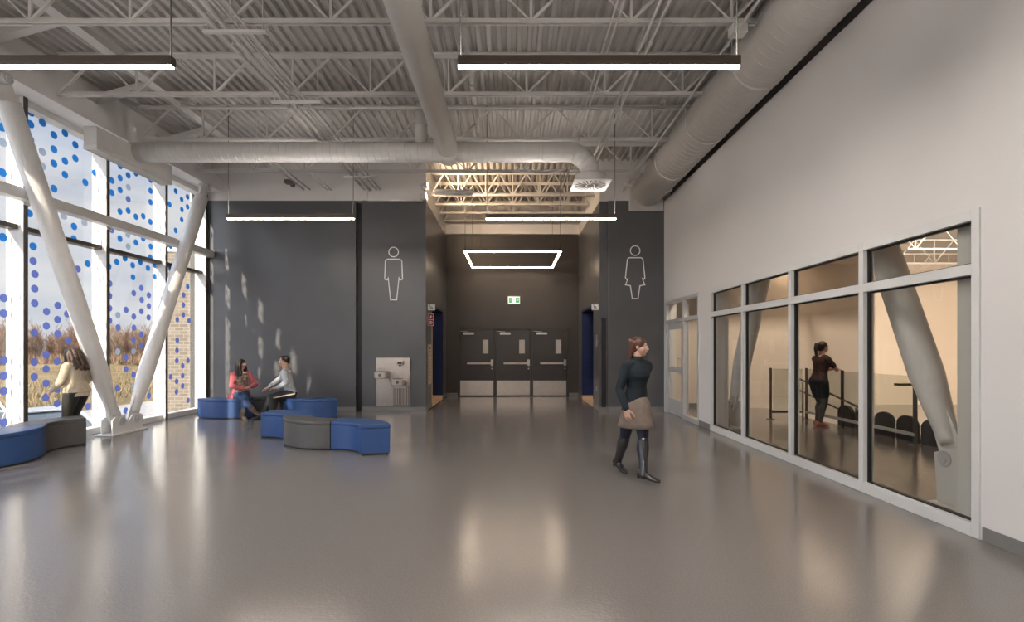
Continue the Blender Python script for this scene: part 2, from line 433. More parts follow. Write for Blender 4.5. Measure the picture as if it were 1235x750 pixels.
# ------------------------------------------------------------------ exit doors in the recess (door_2..4)
DW = (DX1-DX0)/3
bm = NB()
for k in range(4):
    x = DX0+k*DW; box(bm, x-.03, x+.03, RY-.02, RY+.12, 0, DZ)
for k in range(3):
    box(bm, DX0+k*DW+.03, DX0+(k+1)*DW-.03, RY-.02, RY+.12, DZ-.05, DZ)
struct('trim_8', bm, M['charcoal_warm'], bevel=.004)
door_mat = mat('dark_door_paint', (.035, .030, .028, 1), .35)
for k in range(3):
    x0, x1 = DX0+k*DW+.034, DX0+(k+1)*DW-.034
    bm = NB(); vx0, vx1 = x1-.36, x1-.18
    # leaf with an opening for the vision pane
    box(bm, x0, vx0, RY+.03, RY+.075, .012, DZ-.055); box(bm, vx1, x1, RY+.03, RY+.075, .012, DZ-.055)
    box(bm, vx0, vx1, RY+.03, RY+.075, .012, 1.36); box(bm, vx0, vx1, RY+.03, RY+.075, 1.80, DZ-.055)
    d = struct('door_%d' % (k+2), bm, door_mat)
    bm = NB(); box(bm, vx0, vx1, RY+.045, RY+.055, 1.36, 1.80); build('vision_pane', bm, mat('pale_vision_glass', (.55, .53, .50, 1), .15), d)
    bm = NB(); box(bm, x0+.02, x1-.02, RY+.024, RY+.03, .03, .50); build('kick_plate', bm, M['steel'], d)
    bm = NB(); box(bm, x0+.24, x1-.02, RY-.045, RY-.005, 1.02, 1.075); box(bm, x0+.24, x0+.29, RY-.005, RY+.03, 1.02, 1.075)
    build('push_bar', bm, M['steel'], d, bevel=.008)
    bm = NB(); box(bm, x1-.10, x1-.02, RY-.055, RY+.03, .97, 1.17); build('latch_case', bm, M['steel'], d, bevel=.008)
    bm = NB(); tube(bm, [(x1-.06, RY+.03, .88), (x1-.06, RY+.01, .88)], .025, 12); build('lock_cylinder', bm, M['steel'], d)
    bm = NB(); box(bm, x0+.12, x0+.46, RY-.03, RY+.03, 1.96, 2.03); bar(bm, (x0+.30, RY-.02, 2.05), (x0+.02, RY-.02, 2.07), .03, .012)
    build('door_closer', bm, M['alu'], d, bevel=.006)

# ------------------------------------------------------------------ curtain wall on the left (window_6 ..)
CY = [-3.24, -1.71, -.18, 1.35, 2.88, 4.41, 5.94, 7.47, 9.0, 10.53, 11.92]
ZT = 3.33; ZHEAD = 5.24
GX = XL
# dots, measured on the glass plane from the photograph: (pixel x, pixel y, colour)
PX = []
def addpx(x0, y0, s, lst):
    for t in lst:
        PX.append((x0+t[0]/s, y0+t[1]/s, t[2] if len(t) > 2 else None))
addpx(0, 120, 3.75, [(137, 58), (190, 104), (243, 108), (136, 111), (242, 161), (292, 152), (339, 205), (136, 180), (190, 236, 'p'), (242, 225), (292, 278), (339, 266), (190, 301, 'p'),
      (242, 289), (292, 340), (384, 375), (427, 332), (194, 368, 'v'), (242, 403), (130, 514), (240, 545), (287, 527, 'p'), (333, 574), (380, 558, 'p'), (332, 630), (148, 664), (148, 730), (305, 727), (395, 742),
      (5, 125), (13, 195, 'p'), (10, 330), (12, 623)])
addpx(110, 180, 4.413, [(152, 88), (195, 139), (236, 128), (108, 166), (152, 152), (152, 216), (108, 231), (196, 202, 'p'), (195, 266, 'v'), (314, 163), (314, 221), (314, 281), (352, 268), (151, 331), (195, 327),
      (236, 359), (275, 356), (313, 386), (351, 385), (107, 429, 'v'), (151, 410), (193, 454, 'p'), (151, 475), (195, 517, 'p'), (236, 496), (275, 475), (315, 460), (315, 517), (349, 494), (313, 575),
      (92, 623), (134, 599), (178, 580), (219, 617), (260, 601), (300, 632), (335, 617), (336, 677), (221, 681), (97, 714), (265, 738),
      (448, 223), (510, 212), (480, 267), (511, 253), (416, 293), (481, 321), (511, 306), (480, 375), (511, 411), (448, 432), (511, 452), (420, 517), (453, 505), (450, 606), (419, 635), (450, 663), (512, 730), (580, 287)])
addpx(0, 300, 3.409, [(142, 104), (141, 164), (141, 224), (280, 46), (318, 83), (358, 64), (190, 258), (236, 233), (235, 291), (189, 317), (275, 268), (140, 345), (235, 349), (279, 377), (188, 436), (233, 463),
      (278, 433), (139, 466), (188, 494), (139, 526), (188, 553), (233, 578), (187, 611), (233, 636), (278, 545), (360, 648), (14, 202), (14, 266), (14, 458), (14, 522), (14, 585), (14, 714)])
addpx(110, 300, 3.573, [(272, 119), (78, 150), (180, 123), (182, 191), (216, 171), (247, 200), (78, 203), (216, 220), (247, 247), (78, 256), (114, 286, 'p'), (149, 263), (215, 269), (182, 292), (246, 296),
      (78, 310), (114, 339), (183, 340), (215, 368), (181, 391), (214, 417), (113, 443, 'p'), (148, 468), (181, 441, 'p'), (246, 440), (148, 519), (181, 542), (112, 600), (77, 577), (181, 592, 'p'), (278, 560), (277, 611),
      (147, 697), (248, 634), (341, 551), (397, 199), (396, 242), (396, 285), (370, 305), (370, 394), (368, 438), (368, 482), (393, 504), (393, 547), (367, 571), (393, 591), (366, 616), (415, 163), (420, 310),
      (416, 481), (416, 653)])
DOTS = []
for (px, py, c) in PX:
    y = -GX*600/(616-px); z = 1.5+(421-py)*y/600
    if any(abs(y-a)+abs(z-b) < .1 for a, b, _ in DOTS): continue
    DOTS.append((y, z, c or ('b' if z > 2.9 else 'v')))
for c in range(40):                                  # the nearer bays, outside the frame
    y = -3.1+c*.255
    if y > 7.2: break
    for r in range(19):
        z = .3+r*.262+(.13 if c % 2 else 0)
        if random.random() < .42 and z < 5.1: DOTS.append((y, z, random.choice('bbbvvp')))
for i in range(len(CY)-1):
    y0, y1 = CY[i], CY[i+1]; bm = NB()
    xa, xb = GX-.05, GX+.21
    box(bm, xa, xb, y0-.03, y0+.03, 0, ZHEAD+.06)
    if i == len(CY)-2: box(bm, xa, xb, y1-.03, y1+.03, 0, ZHEAD+.06)
    e = y1-.03
    box(bm, xa, xb-.06, y0+.03, e, 0, .11); box(bm, xa, xb-.06, y0+.03, e, ZHEAD-.06, ZHEAD+.06)
    w = struct('window_%d' % (i+6), bm, M['brace_white'], bevel=.003)
    bm = NB(); box(bm, xa+.02, xb-.08, y0+.03, e, ZT-.035, ZT+.035); build('transom', bm, M['alu_shaded'], w)
    bm = NB(); box(bm, xb, xb+.012, y0-.032, y0+.032, 0, ZHEAD+.05)
    if i == len(CY)-2: box(bm, xb, xb+.012, y1-.032, y1+.032, 0, ZHEAD+.05)
    build('mullion_shade_strip', bm, M['alu_shaded'], w)  # dark strip standing in for the shaded inner face of the mullion
    for (za, zb) in ((.11, ZT-.035), (ZT+.035, ZHEAD-.06)):
        g = NB(); box(g, GX-.006, GX+.006, y0+.03, e, za, zb); build('glass_pane', g, M['glass'], w)
    ds = NB(); used = False
    for (y, z, c) in DOTS:
        if y0+.03 < y < e and .15 < z < 5.2:
            used = True; mi = 'bvp'.index(c); n = 20; vs = []
            lo, hi = (.11, ZT-.035) if z < ZT else (ZT+.035, ZHEAD-.06)
            for k in range(n):
                yy = y+.062*math.cos(2*PI*k/n); zz = z+.062*math.sin(2*PI*k/n)
                vs.append((min(max(yy, y0+.031), e-.001), min(max(zz, lo), hi)))
            r0 = [ds.verts.new((GX+.0065, a, b)) for a, b in vs]; r1 = [ds.verts.new((GX+.0075, a, b)) for a, b in vs]
            f = ds.faces.new(r1); f.material_index = mi
            for k in range(n):
                f = ds.faces.new((r0[k], r0[(k+1) % n], r1[(k+1) % n], r1[k])); f.material_index = mi
    if used: build('dot_film', ds, [M['dot_blue'], M['dot_violet'], M['dot_pale']], w)
    else: ds.free()
# wind rail: white steel tube along the glass
bm = NB(); box(bm, -7.29, -7.125, YBACK, YB-.03, 3.70, 3.86)
o = struct('beam_1', bm, M['brace_white'], bevel=.012)
bm = NB()
for y in CY[1:-1]: box(bm, -7.29, -7.262, y-.05, y+.05, 3.66, 3.70)
build('rail_bracket', bm, M['brace_white'], o)
o['kind'] = 'structure'

# ------------------------------------------------------------------ steel V braces
def brace_tube(root, a, b, r, mt):
    a, b = V(a), V(b); d = (b-a).normalized()
    bm = NB(); tube(bm, [a+d*.14, a+d*.20, a+d*.85, b-d*.30, b-d*.28], [r*.50, r*.58, r, r, r*.9], 28); build('brace_tube', bm, mt, root)
    # gusset plates at the two ends: slotted plates in the plane of the V
    for q, s in ((a, 1), (b, -1)):
        bm = NB(); p0, p1 = q, q+d*s*.72
        n = V((1, 0, 0)); t = d.cross(n).normalized()
        prism_pts = []
        for (l, w) in ((-.10, .10), (.10, .13), (.34, r*.80), (.85, r*.55), (.85, -r*.55), (.34, -r*.80), (.10, -.13), (-.10, -.10)):
            c = q+d*s*l+t*w; prism_pts.append((c.y, c.z))
        prism(bm, prism_pts, 'x', q.x-.022, q.x+.022)
        build('gusset_plate', bm, mt, root, bevel=.004)
        bm = NB(); tube(bm, [(q.x-.118, q.y, q.z), (q.x+.118, q.y, q.z)], .075, 24); tube(bm, [(q.x-.13, q.y, q.z), (q.x+.13, q.y, q.z)], .04, 16)
        build('pin', bm, M['alu'], root, bevel=.006)
t = thing('steel_brace', 'white V shaped steel tube brace in front of the dotted windows', 'brace', (-6.98, 8.95, 0))
t.matrix_basis = Matrix.Identity(4)
def rel(root_loc, p): return V(p)-V(root_loc)
RL = (-6.98, 8.95, 0); t.location = RL
brace_tube(t, rel(RL, (-6.98, 8.80, .22)), rel(RL, (-6.98, 6.80, 5.20)), .135, M['brace_white'])
brace_tube(t, rel(RL, (-6.98, 9.15, .22)), rel(RL, (-6.98, 11.35, 5.20)), .135, M['brace_white'])
for xa, xb in ((-.105, -.08), (.08, .105)):
    bm = NB(); prism(bm, [(-.36, 0), (.36, 0), (.36, .26), (.30, .31), (.10, .31), (0, .20), (-.10, .31), (-.30, .31), (-.36, .26)], 'x', xa, xb); build('bracket_plate', bm, M['brace_white'], t, bevel=.006)
bm = NB(); box(bm, -.16, .16, -.42, .42, 0, .03); build('base_plate', bm, M['brace_white'], t, bevel=.006)

# inverted V brace in the hall behind the right glazing
RL = (4.22, 6.95, 0)
t = thing('steel_brace', 'white steel tube brace behind the right hand interior glazing', 'brace', RL)
brace_tube(t, rel(RL, (4.22, 4.72, .46)), rel(RL, (4.22, 6.75, 5.30)), .15, M['brace_white'])
brace_tube(t, rel(RL, (4.22, 9.45, .46)), rel(RL, (4.22, 7.15, 5.30)), .15, M['brace_white'])
for y in (4.60, 9.57):
    yy = y-6.95; pl = [(yy-.20, 0), (yy+.20, 0), (yy+.24, .5), (yy-.02, .60), (yy-.24, .5)]
    for xa, xb in ((.08, .105), (-.105, -.08)):
        bm = NB(); prism(bm, pl, 'x', xa, xb); build('bracket_plate', bm, M['brace_white'], t, bevel=.006)
    bm = NB(); box(bm, -.16, .16, yy-.26, yy+.26, 0, .03); build('base_plate', bm, M['brace_white'], t, bevel=.006)
# ------------------------------------------------------------------ open web joists
def joist(y, x0, x1, zb, zt, label, panel=1.22, group='open web roof joists'):
    t = thing('roof_joist', label, 'joist', (x0, y, zb), 0, group)
    Lx = x1-x0; h = zt-zb
    bm = NB()
    for s in (-1, 1): box(bm, 0, Lx, s*.022-.018, s*.022+.018, -.006, .006); box(bm, 0, Lx, s*.008-.003, s*.008+.003, -.006, .055)
    build('bottom_chord', bm, M['white_steel'], t)
    bm = NB()
    for s in (-1, 1): box(bm, 0, Lx, s*.026-.022, s*.026+.022, h-.008, h); box(bm, 0, Lx, s*.008-.003, s*.008+.003, h-.07, h)
    build('top_chord', bm, M['white_steel'], t)
    n = max(2, int(round(Lx/panel))); p = Lx/n
    for k in range(n):
        bm = NB(); bar(bm, (k*p, 0, .02), ((k+.5)*p, 0, h-.03), .032, .032); build('web_member', bm, M['white_steel'], t)
        bm = NB(); bar(bm, ((k+.5)*p, 0, h-.03), ((k+1)*p, 0, .02), .018, .018); build('web_member', bm, M['white_steel'], t)
        if k: 
            bm = NB(); bar(bm, (k*p, 0, .02), (k*p, 0, h-.02), .028, .028); build('web_member', bm, M['white_steel'], t)
    return t
JY = [4.30, 5.955, 7.65, 9.30, 10.96]
JL = ['white roof joist nearest the camera above the pendants', 'white roof joist crossing just above the near pendant lights', 'white roof joist second in front of the cross duct',
      'white roof joist directly above the horizontal cross duct', 'white roof joist between cross duct and dark wall']
for y, l in zip(JY, JL): joist(y, -6.95, 3.84, 5.40, ZD-.01, l)
for y, l in zip((12.75, 13.55, 14.40, 15.25), ('warm lit roof joist at the mouth of the recess', 'warm lit roof joist second inside the recess', 'warm lit roof joist third inside the recess',
                                              'warm lit roof joist deepest in the recess above exit doors')):
    joist(y, RX0, RX1, 5.42, ZD-.01, l, .7, 'roof joists over the recess')

# longitudinal girder on the window side and knee braces to the bulkhead
bm = NB(); box(bm, -6.05, -5.87, YBACK, YB, ZD-.012, ZD-.002); box(bm, -6.05, -5.87, YBACK, YB, ZD-.17, ZD-.158); box(bm, -5.965, -5.955, YBACK, YB, ZD-.16, ZD-.01)
struct('beam_2', bm, M['white_steel'])
for y, l in ((6.8, 'white knee brace from bulkhead to deck left of near pendant'), (8.5, 'white knee brace from bulkhead to deck above diffuser box'), (10.2, 'white knee brace from bulkhead to deck behind cross duct')):
    t = thing('knee_brace', l, 'brace', (-7.2, y, 5.66), 0, 'knee braces on the window side')
    bm = NB(); bar(bm, (.0, 0, .02), (1.15, 0, .34), .12, .012); bar(bm, (0, -.05, .07), (1.15, -.05, .39), .012, .10); build('angle_bar', bm, M['white_steel'], t)
    bm = NB(); box(bm, 0, .012, -.12, .12, -.03, .2); build('wall_plate', bm, M['white_steel'], t)
    bm = NB(); box(bm, 1.05, 1.25, -.1, .1, .30, .38); build('deck_plate', bm, M['white_steel'], t)

# conduits and pipes running along the hall
def conduit(name, label, xs, z, r, y0=YBACK, y1=YB+.025, group=None):
    bm = NB()
    for x in xs: tube(bm, [(x, y0, z), (x, y1, z)], r, 10)
    t = build(name, bm, M['white_steel']); tag(t, label, 'conduit', group)
    for x in xs:
        y = y0+1.2
        while y < y1:
            c = NB(); tube(c, [(x, y-.03, z), (x, y+.03, z)], r*1.35, 10); build('coupling', c, M['white_steel'], t); y += 1.66
    return t
conduit('conduit_run', 'pair of thick white conduits running along ceiling left of the hall', (-3.52, -3.40), 5.345, .030)
conduit('conduit_run', 'pair of thin white conduits beside the thicker left pair', (-3.25, -3.16), 5.35, .016)
conduit('conduit_run', 'thin white double conduit right of the long duct', (1.18, 1.25), 5.34, .013)
conduit('conduit_run', 'white double conduit running above far right pendant end', (1.66, 1.76), 5.35, .017)
t = conduit('conduit_run', 'single white conduit with junction boxes beside the large right duct', (2.72,), 5.32, .016)
for y in (5.96, 11.5):
    bm = NB(); box(bm, 2.63, 2.81, y-.07, y+.07, 5.26, 5.37); build('junction_box', bm, M['white_steel'], t, bevel=.006)
conduit('sprinkler_pipe', 'white sprinkler pipe above the near right pendant', (-.62,), 5.72, .038, YBACK, 9.6)
tj = conduit('conduit_run', 'short pair of white conduits ending at far wall on left', (-4.86, -5.0), 5.36, .02, 9.5, YB+.025)
conduit('conduit_run', 'short white conduit pair middle left at the far wall', (-4.42, -4.34), 5.34, .016, 10.96, YB+.025)
bm = NB(); box(bm, -5.15, -5.0, 11.3, 11.45, 5.28, 5.36); ball(bm, (-5.0, 11.4, 5.27), .06)
o = build('junction_box', bm, M['cable'], tj); tag(o, 'small dark junction box')
for y, l in ((5.955, 'strut trapeze under left conduits at the nearest joist'), (7.65, 'strut trapeze under left conduits in front of the cross duct'), (10.96, 'strut trapeze under left conduits near dark wall')):
    t = thing('conduit_trapeze', l, 'bracket', (-3.3, y, 5.30), 0, 'strut trapezes under conduits')
    bm = NB(); box(bm, -.38, .38, -.02, .02, -.02, .015); build('strut', bm, M['white_steel'], t)
    for x in (-.33, .33):
        bm = NB(); tube(bm, [(x, 0, -.03), (x, 0, .74)], .006, 8); build('threaded_rod', bm, M['white_steel'], t)
# sprinkler branch across
bm = NB(); tube(bm, [(-5.6, 8.45, 5.60), (3.3, 8.45, 5.60)], .018, 10)
for x in (-5.6, -3.9, -2.2, 1.0, 2.6): tube(bm, [(x, 8.45, 5.60), (x, 8.45, 5.70)], .012, 8); tube(bm, [(x, 8.45, 5.70), (x, 8.45, 5.72)], [.028, .02], 10)
o = build('sprinkler_branch', bm, M['white_steel']); tag(o, 'thin white sprinkler branch with heads across ceiling before cross duct', 'pipe')

# ------------------------------------------------------------------ ducts
def spiral(name, pts, r, parent, pitch=.18, seg=36):
    bm = NB(); tube(bm, pts, r, seg)
    o = build(name, bm, M['duct'], parent)
    return o
def ring_at(bm, c, d, r, w=.012, h=.006):
    c = V(c); d = V(d).normalized(); tube(bm, [c-d*w, c-d*w*.8, c+d*w*.8, c+d*w], [r*.99, r+h, r+h, r*.99], 36, caps=False)
# cross duct
t = thing('cross_duct', 'white spiral duct crossing the hall and turning down to a diffuser', 'duct', (0, 9, 5.06))
zc = 5.03
arc = [(1.02+.42*math.sin(a), 9, zc-.42*(1-math.cos(a))) for a in [PI/2*k/10 for k in range(11)]]
pts = [(-6.85, 9, zc), (1.02, 9, zc)] + arc[1:]
spiral('duct_body', [V(p)-V((0, 9, zc)) for p in pts], .172, t)
bm = NB(); x = -6.6
while x < .95: ring_at(bm, (x, 0, 0), (1, 0, .0), .172, .007, .0025); x += .13
for k in (2, 4, 6, 8): 
    a = PI/2*k/10; ring_at(bm, V((1.02+.42*math.sin(a), 9, zc-.42*(1-math.cos(a))))-V((0, 9, zc)), (math.cos(a), 0, -math.sin(a)), .172, .007, .004)
build('spiral_seam', bm, M['duct'], t)
bm = NB(); tube(bm, [(1.44, 0, -.40), (1.44, 0, -.42), (1.44, 0, -.56), (1.44, 0, -.575)], [.17, .285, .285, .275], 36); build('plenum_drum', bm, M['duct'], t)
bm = NB(); zz = -.60
n = 36; outer = [(1.44+a, b) for a, b in ((-.33, -.33), (.33, -.33), (.33, .33), (-.33, .33))]
box(bm, 1.11, 1.77, -.33, .33, zz, zz+.02)
build('diffuser_plate', bm, M['white_steel'], t)
bm = NB()
for k in range(20):
    a = 2*PI*k/20; d = V((math.cos(a), math.sin(a), 0)); c = V((1.44, 0, zz-.004)); bar(bm, c+d*.09, c+d*.27+V((-d.y, d.x, 0))*.06, .018, .006)
tube(bm, [(1.44, 0, zz-.012), (1.44, 0, zz)], .06, 16)
build('swirl_vane', bm, M['steel_dark'], t)
for x in (-4.6, -1.9, .55):
    bm = NB(); tube(bm, [(x, 0, .17), (x, 0, .92)], .005, 8); ring_at(bm, (x, 0, 0), (1, 0, 0), .174, .02, .006); build('hanger', bm, M['white_steel'], t)
# duct along the hall
t = thing('supply_duct', 'white spiral duct running along hall into the cross duct', 'duct', (-1.12, 0, 5.07))
spiral('duct_body', [(0, YBACK, .02), (0, 8.98, -.01)], .18, t)
bm = NB(); y = YBACK+.3
while y < 8.8:
    ring_at(bm, (0, y, .015), (0, 1, 0), .18, .006, .002); y += .14
build('spiral_seam', bm, M['duct'], t)
for y in (5.2, 7.0):
    bm = NB(); ring_at(bm, (0, y, .01), (0, 1, 0), .181, .018, .005); tube(bm, [(.19, y, .03), (.19, y, .9)], .005, 8); build('hanger', bm, M['white_steel'], t)
bm = NB(); tube(bm, [(0, 8.78, -.01), (0, 8.98, -.03), (0, 9.10, -.12)], [.185, .19, .17], 30); build('tee_boot', bm, M['duct'], t)
# stubs rising from the cross duct
bm = NB(); tube(bm, [(-1.62, 9.0, 5.18), (-1.62, 9.0, 5.95)], .11, 24); tube(bm, [(-1.62, 9.0, 5.52), (-1.62, 9.0, 5.56)], .118, 24)
o = build('duct_riser', bm, M['duct']); tag(o, 'short vertical white duct stub rising from the cross duct', 'duct')
# large duct on the right
t = thing('main_duct', 'large white spiral duct along the top of the right wall', 'duct', (3.30, 0, 5.31))
spiral('duct_body', [(0, YBACK, 0), (0, YB, 0)], .372, t, seg=48)
bm = NB(); y = YBACK+.2
while y < YB-.2: ring_at(bm, (0, y, 0), (.12, 1, 0), .372, .006, .002); y += .15
build('spiral_seam', bm, M['duct'], t)
for y in (4.85, 6.6, 8.35, 10.1):
    bm = NB(); ring_at(bm, (0, y, 0), (0, 1, 0), .373, .025, .008); tube(bm, [(-.37, y, .05), (-.37, y, .72)], .006, 8); build('hanger', bm, M['white_steel'], t)
bm = NB(); box(bm, -.45, .38, YB-.03, YB+.02, -.48, .30); build('wall_flange', bm, M['white_steel'], t, bevel=.01)
bm = NB(); box(bm, -.07, .07, 10.9, 11.02, -.40, -.36); bmesh.ops.rotate(bm, verts=bm.verts, cent=(0, 0, 0), matrix=Matrix.Rotation(-.5, 3, 'Y')); build('damper_handle', bm, M['white_steel'], t)

# linear diffuser box on the bulkhead
t = thing('diffuser_box', 'white linear diffuser box on the bulkhead above the dotted windows', 'vent', (-6.96, 9.0, 4.76))
bm = NB(); box(bm, 0, .22, -.90, .90, .06, .38); build('housing', bm, M['white_steel'], t, bevel=.008)
bm = NB(); box(bm, .0, .22, -.90, -.86, 0, .06); box(bm, 0, .22, .86, .90, 0, .06); box(bm, 0, .015, -.86, .86, 0, .06); box(bm, .205, .22, -.86, .86, 0, .06); build('grille_frame', bm, M['white_steel'], t)
bm = NB(); y = -.84
while y < .85: box(bm, .015, .205, y, y+.018, .01, .05); y += .045
build('louvre', bm, M['white_steel'], t)
bm = NB(); box(bm, .015, .205, -.86, .86, .05, .06); build('grille_back', bm, M['steel_dark'], t)

# ------------------------------------------------------------------ pendants
def pendant(label, x0, x1, y, z, lamp='lamp'):
    t = thing('linear_pendant', label, 'pendant light', ((x0+x1)/2, y, z), 0, 'linear pendant lights'); l = (x1-x0)/2
    bm = NB(); box(bm, -l, l, -.035, .035, .010, .070); box(bm, -l, l, -.035, -.029, .070, .092); box(bm, -l, l, .029, .035, .070, .092); box(bm, -l, -l+.03, -.029, .029, .070, .092); box(bm, l-.03, l, -.029, .029, .070, .092); build('housing', bm, M['housing'], t)
    bm = NB(); box(bm, -l+.004, l-.004, -.020, .020, -.003, .010); build('diffuser', bm, M[lamp], t)
    bm = NB(); box(bm, -l+.05, l-.05, -.026, .026, .070, .074); build('ceiling_fill_strip', bm, M['ceiling_fill'], t)  # added glowing strip, hidden in the housing, throws light up at the deck
    for s in (-1, 1):
        bm = NB(); tube(bm, [(s*(l-.02), 0, .085), (s*(l-.02), 0, 5.96-z)], .006, 8); tube(bm, [(s*(l-.02), 0, 5.98-z), (s*(l-.02), 0, 6.045-z)], .03, 12); build('suspension_cable', bm, M['cable'], t)
    return t
pendant('near left linear pendant cut off by the photo edge', -5.35, -2.924, 4.31, 3.936)
pendant('near right linear pendant, longest lit bar in front of the right duct', -.456, 1.98, 4.31, 3.936)
pendant('far left linear pendant hanging before the dark grey wall', -5.30, -2.924, 9.30, 3.932, 'lamp_far')
pendant('far right linear pendant hanging in front of the recess', -.465, 1.967, 9.30, 3.932, 'lamp_far')
pendant('added left linear pendant, unseen behind the viewpoint', -5.35, -2.924, -.68, 3.936)  # unseen pair added behind the camera to brighten the room
pendant('added right linear pendant, unseen behind the viewpoint', -.456, 1.98, -.68, 3.936)
# square pendant in the recess
t = thing('square_pendant', 'square frame pendant of warm light above the exit doors', 'pendant light', (.05, 13.74, 3.95))
w = 1.2
for k in range(4):
    bm = NB(); a = [(-w, -w), (w, -w), (w, w), (-w, w)][k]; b = [(w, -w), (w, w), (-w, w), (-w, -w)][k]
    x0, x1 = sorted((a[0], b[0])); y0, y1 = sorted((a[1], b[1]))
    box(bm, x0-.03, x1+.03, y0-.03, y1+.03, .014, .08); h = build('housing', bm, M['housing'], t)
    bm = NB(); box(bm, x0-.026, x1+.026, y0-.026, y1+.026, -.004, .014); build('diffuser', bm, M['lamp_soft'], h)
for sx in (-1, 1):
    for sy in (-1, 1):
        bm = NB(); tube(bm, [(sx*w, sy*w, .08), (sx*w, sy*w, 2.05)], .006, 8); build('suspension_cable', bm, M['cable'], t)
# twin flood lights aimed into the recess
for k, (x, z, l) in enumerate(((-2.03, 5.02, 'upper white floodlight at the corner of the recess'), (-2.06, 4.78, 'lower white floodlight at the corner of the recess'))):
    z += .33
    t = thing('floodlight', l, 'spotlight', (x+.02, 11.72, z), 0, 'floodlights at the recess corner')
    bm = NB(); tube(bm, [(-.10, .02, -.02), (-.02, .02, -.01), (.05, .02, 0)], [.05, .085, .085], 20); build('lamp_head', bm, M['white_steel'], t)
    bm = NB(); tube(bm, [(.05, .02, 0), (.056, .02, .001)], .075, 20); build('lens', bm, M['lamp_bright'], t)
    bm = NB(); tube(bm, [(-.05, .05, .0), (-.05, .2, .02), (-.05, .29, .02)], .014, 10); tube(bm, [(-.05, .27, .02), (-.05, .31, .02)], .05, 14); build('bracket', bm, M['cable'], t)
# radiant bar heater
t = thing('ceiling_fixture', 'long white bar fixture hanging at the left of the recess ceiling', 'fixture', (-1.35, 11.7, 5.18))
bm = NB(); tube(bm, [(-.45, 0, 0), (-.43, 0, 0), (.43, 0, 0), (.45, 0, 0)], [.05, .075, .075, .05], 20); build('fixture_body', bm, M['white_steel'], t)
bm = NB(); tube(bm, [(-.3, 0, .07), (-.3, 0, .8)], .006, 8); tube(bm, [(.3, 0, .07), (.3, 0, .8)], .006, 8); build('hanger', bm, M['white_steel'], t)

# ------------------------------------------------------------------ modular seats: 80 degree arcs
def seat_module(label, c, a0, a1, m, group, ri=.51, ro=.93, h=.43, cat='ottoman'):
    t = thing('curved_ottoman', label, cat, (c[0], c[1], 0), 0, group)
    g = math.radians(.35); a0 = math.radians(a0)+g; a1 = math.radians(a1)-g; n = 26
    def outline(e):
        ins = e
        pts = [((ri+ins)*math.cos(a0+(a1-a0)*k/n), (ri+ins)*math.sin(a0+(a1-a0)*k/n)) for k in range(n+1)]
        pts += [((ro-ins)*math.cos(a1-(a1-a0)*k/n), (ro-ins)*math.sin(a1-(a1-a0)*k/n)) for k in range(n+1)]
        return pts
    bm = NB(); prism(bm, outline(.004), 'z', .025, h-.055); build('base', bm, m, t, bevel=.006)
    bm = NB(); prism(bm, outline(0), 'z', h-.053, h); build('seat_pad', bm, m, t, bevel=.014, segs=3)
    bm = NB(); prism(bm, outline(.03), 'z', 0, .026); build('plinth', bm, M['rubber'], t)
    return t
gF = 'front row of modular ottomans'; gB = 'back row of modular ottomans'; gL = 'ottomans by the windows at left'
seat_module('bright blue ottoman at right end of front cluster with flat end', (-2.61, 6.84), 15.4, 96, M['blue_vinyl'], gF)
cE = (-2.61+1.44*math.cos(math.radians(96)), 6.84+1.44*math.sin(math.radians(96)))
seat_module('charcoal grey rounded ottoman in the middle of front cluster', cE, -164, -84, M['grey_vinyl'], gF)
cD = (cE[0]+1.44*math.cos(math.radians(-164)), cE[1]+1.44*math.sin(math.radians(-164)))
seat_module('blue hollow fronted ottoman at left end of front cluster', cD, 16, 98, M['blue_vinyl'], gF)
cA = (-6.22, 11.55); seat_module('blue rounded ottoman under the woman in pink', cA, -133, -50, M['blue_vinyl'], gB)
cB = (cA[0]+1.44*math.cos(math.radians(-50)), cA[1]+1.44*math.sin(math.radians(-50)))
seat_module('charcoal hollow ottoman, shade in its colour, between the seated woman and man', cB, 50, 130, M['grey_vinyl_shaded'], gB)
cC = (cB[0]+1.44*math.cos(math.radians(50)), cB[1]+1.44*math.sin(math.radians(50)))
seat_module('blue rounded ottoman the seated man sits on', cC, -130, -50, M['blue_vinyl'], gB)
cW = (-7.30, 6.45); seat_module('large blue ottoman cut by left photo edge under the windows', cW, -38, 43, M['blue_vinyl'], gL)
cX = (cW[0]+1.44*math.cos(math.radians(43)), cW[1]+1.44*math.sin(math.radians(43)))
seat_module('charcoal ottoman in front of the woman standing at the windows', cX, 138, 223, M['grey_vinyl'], gL)

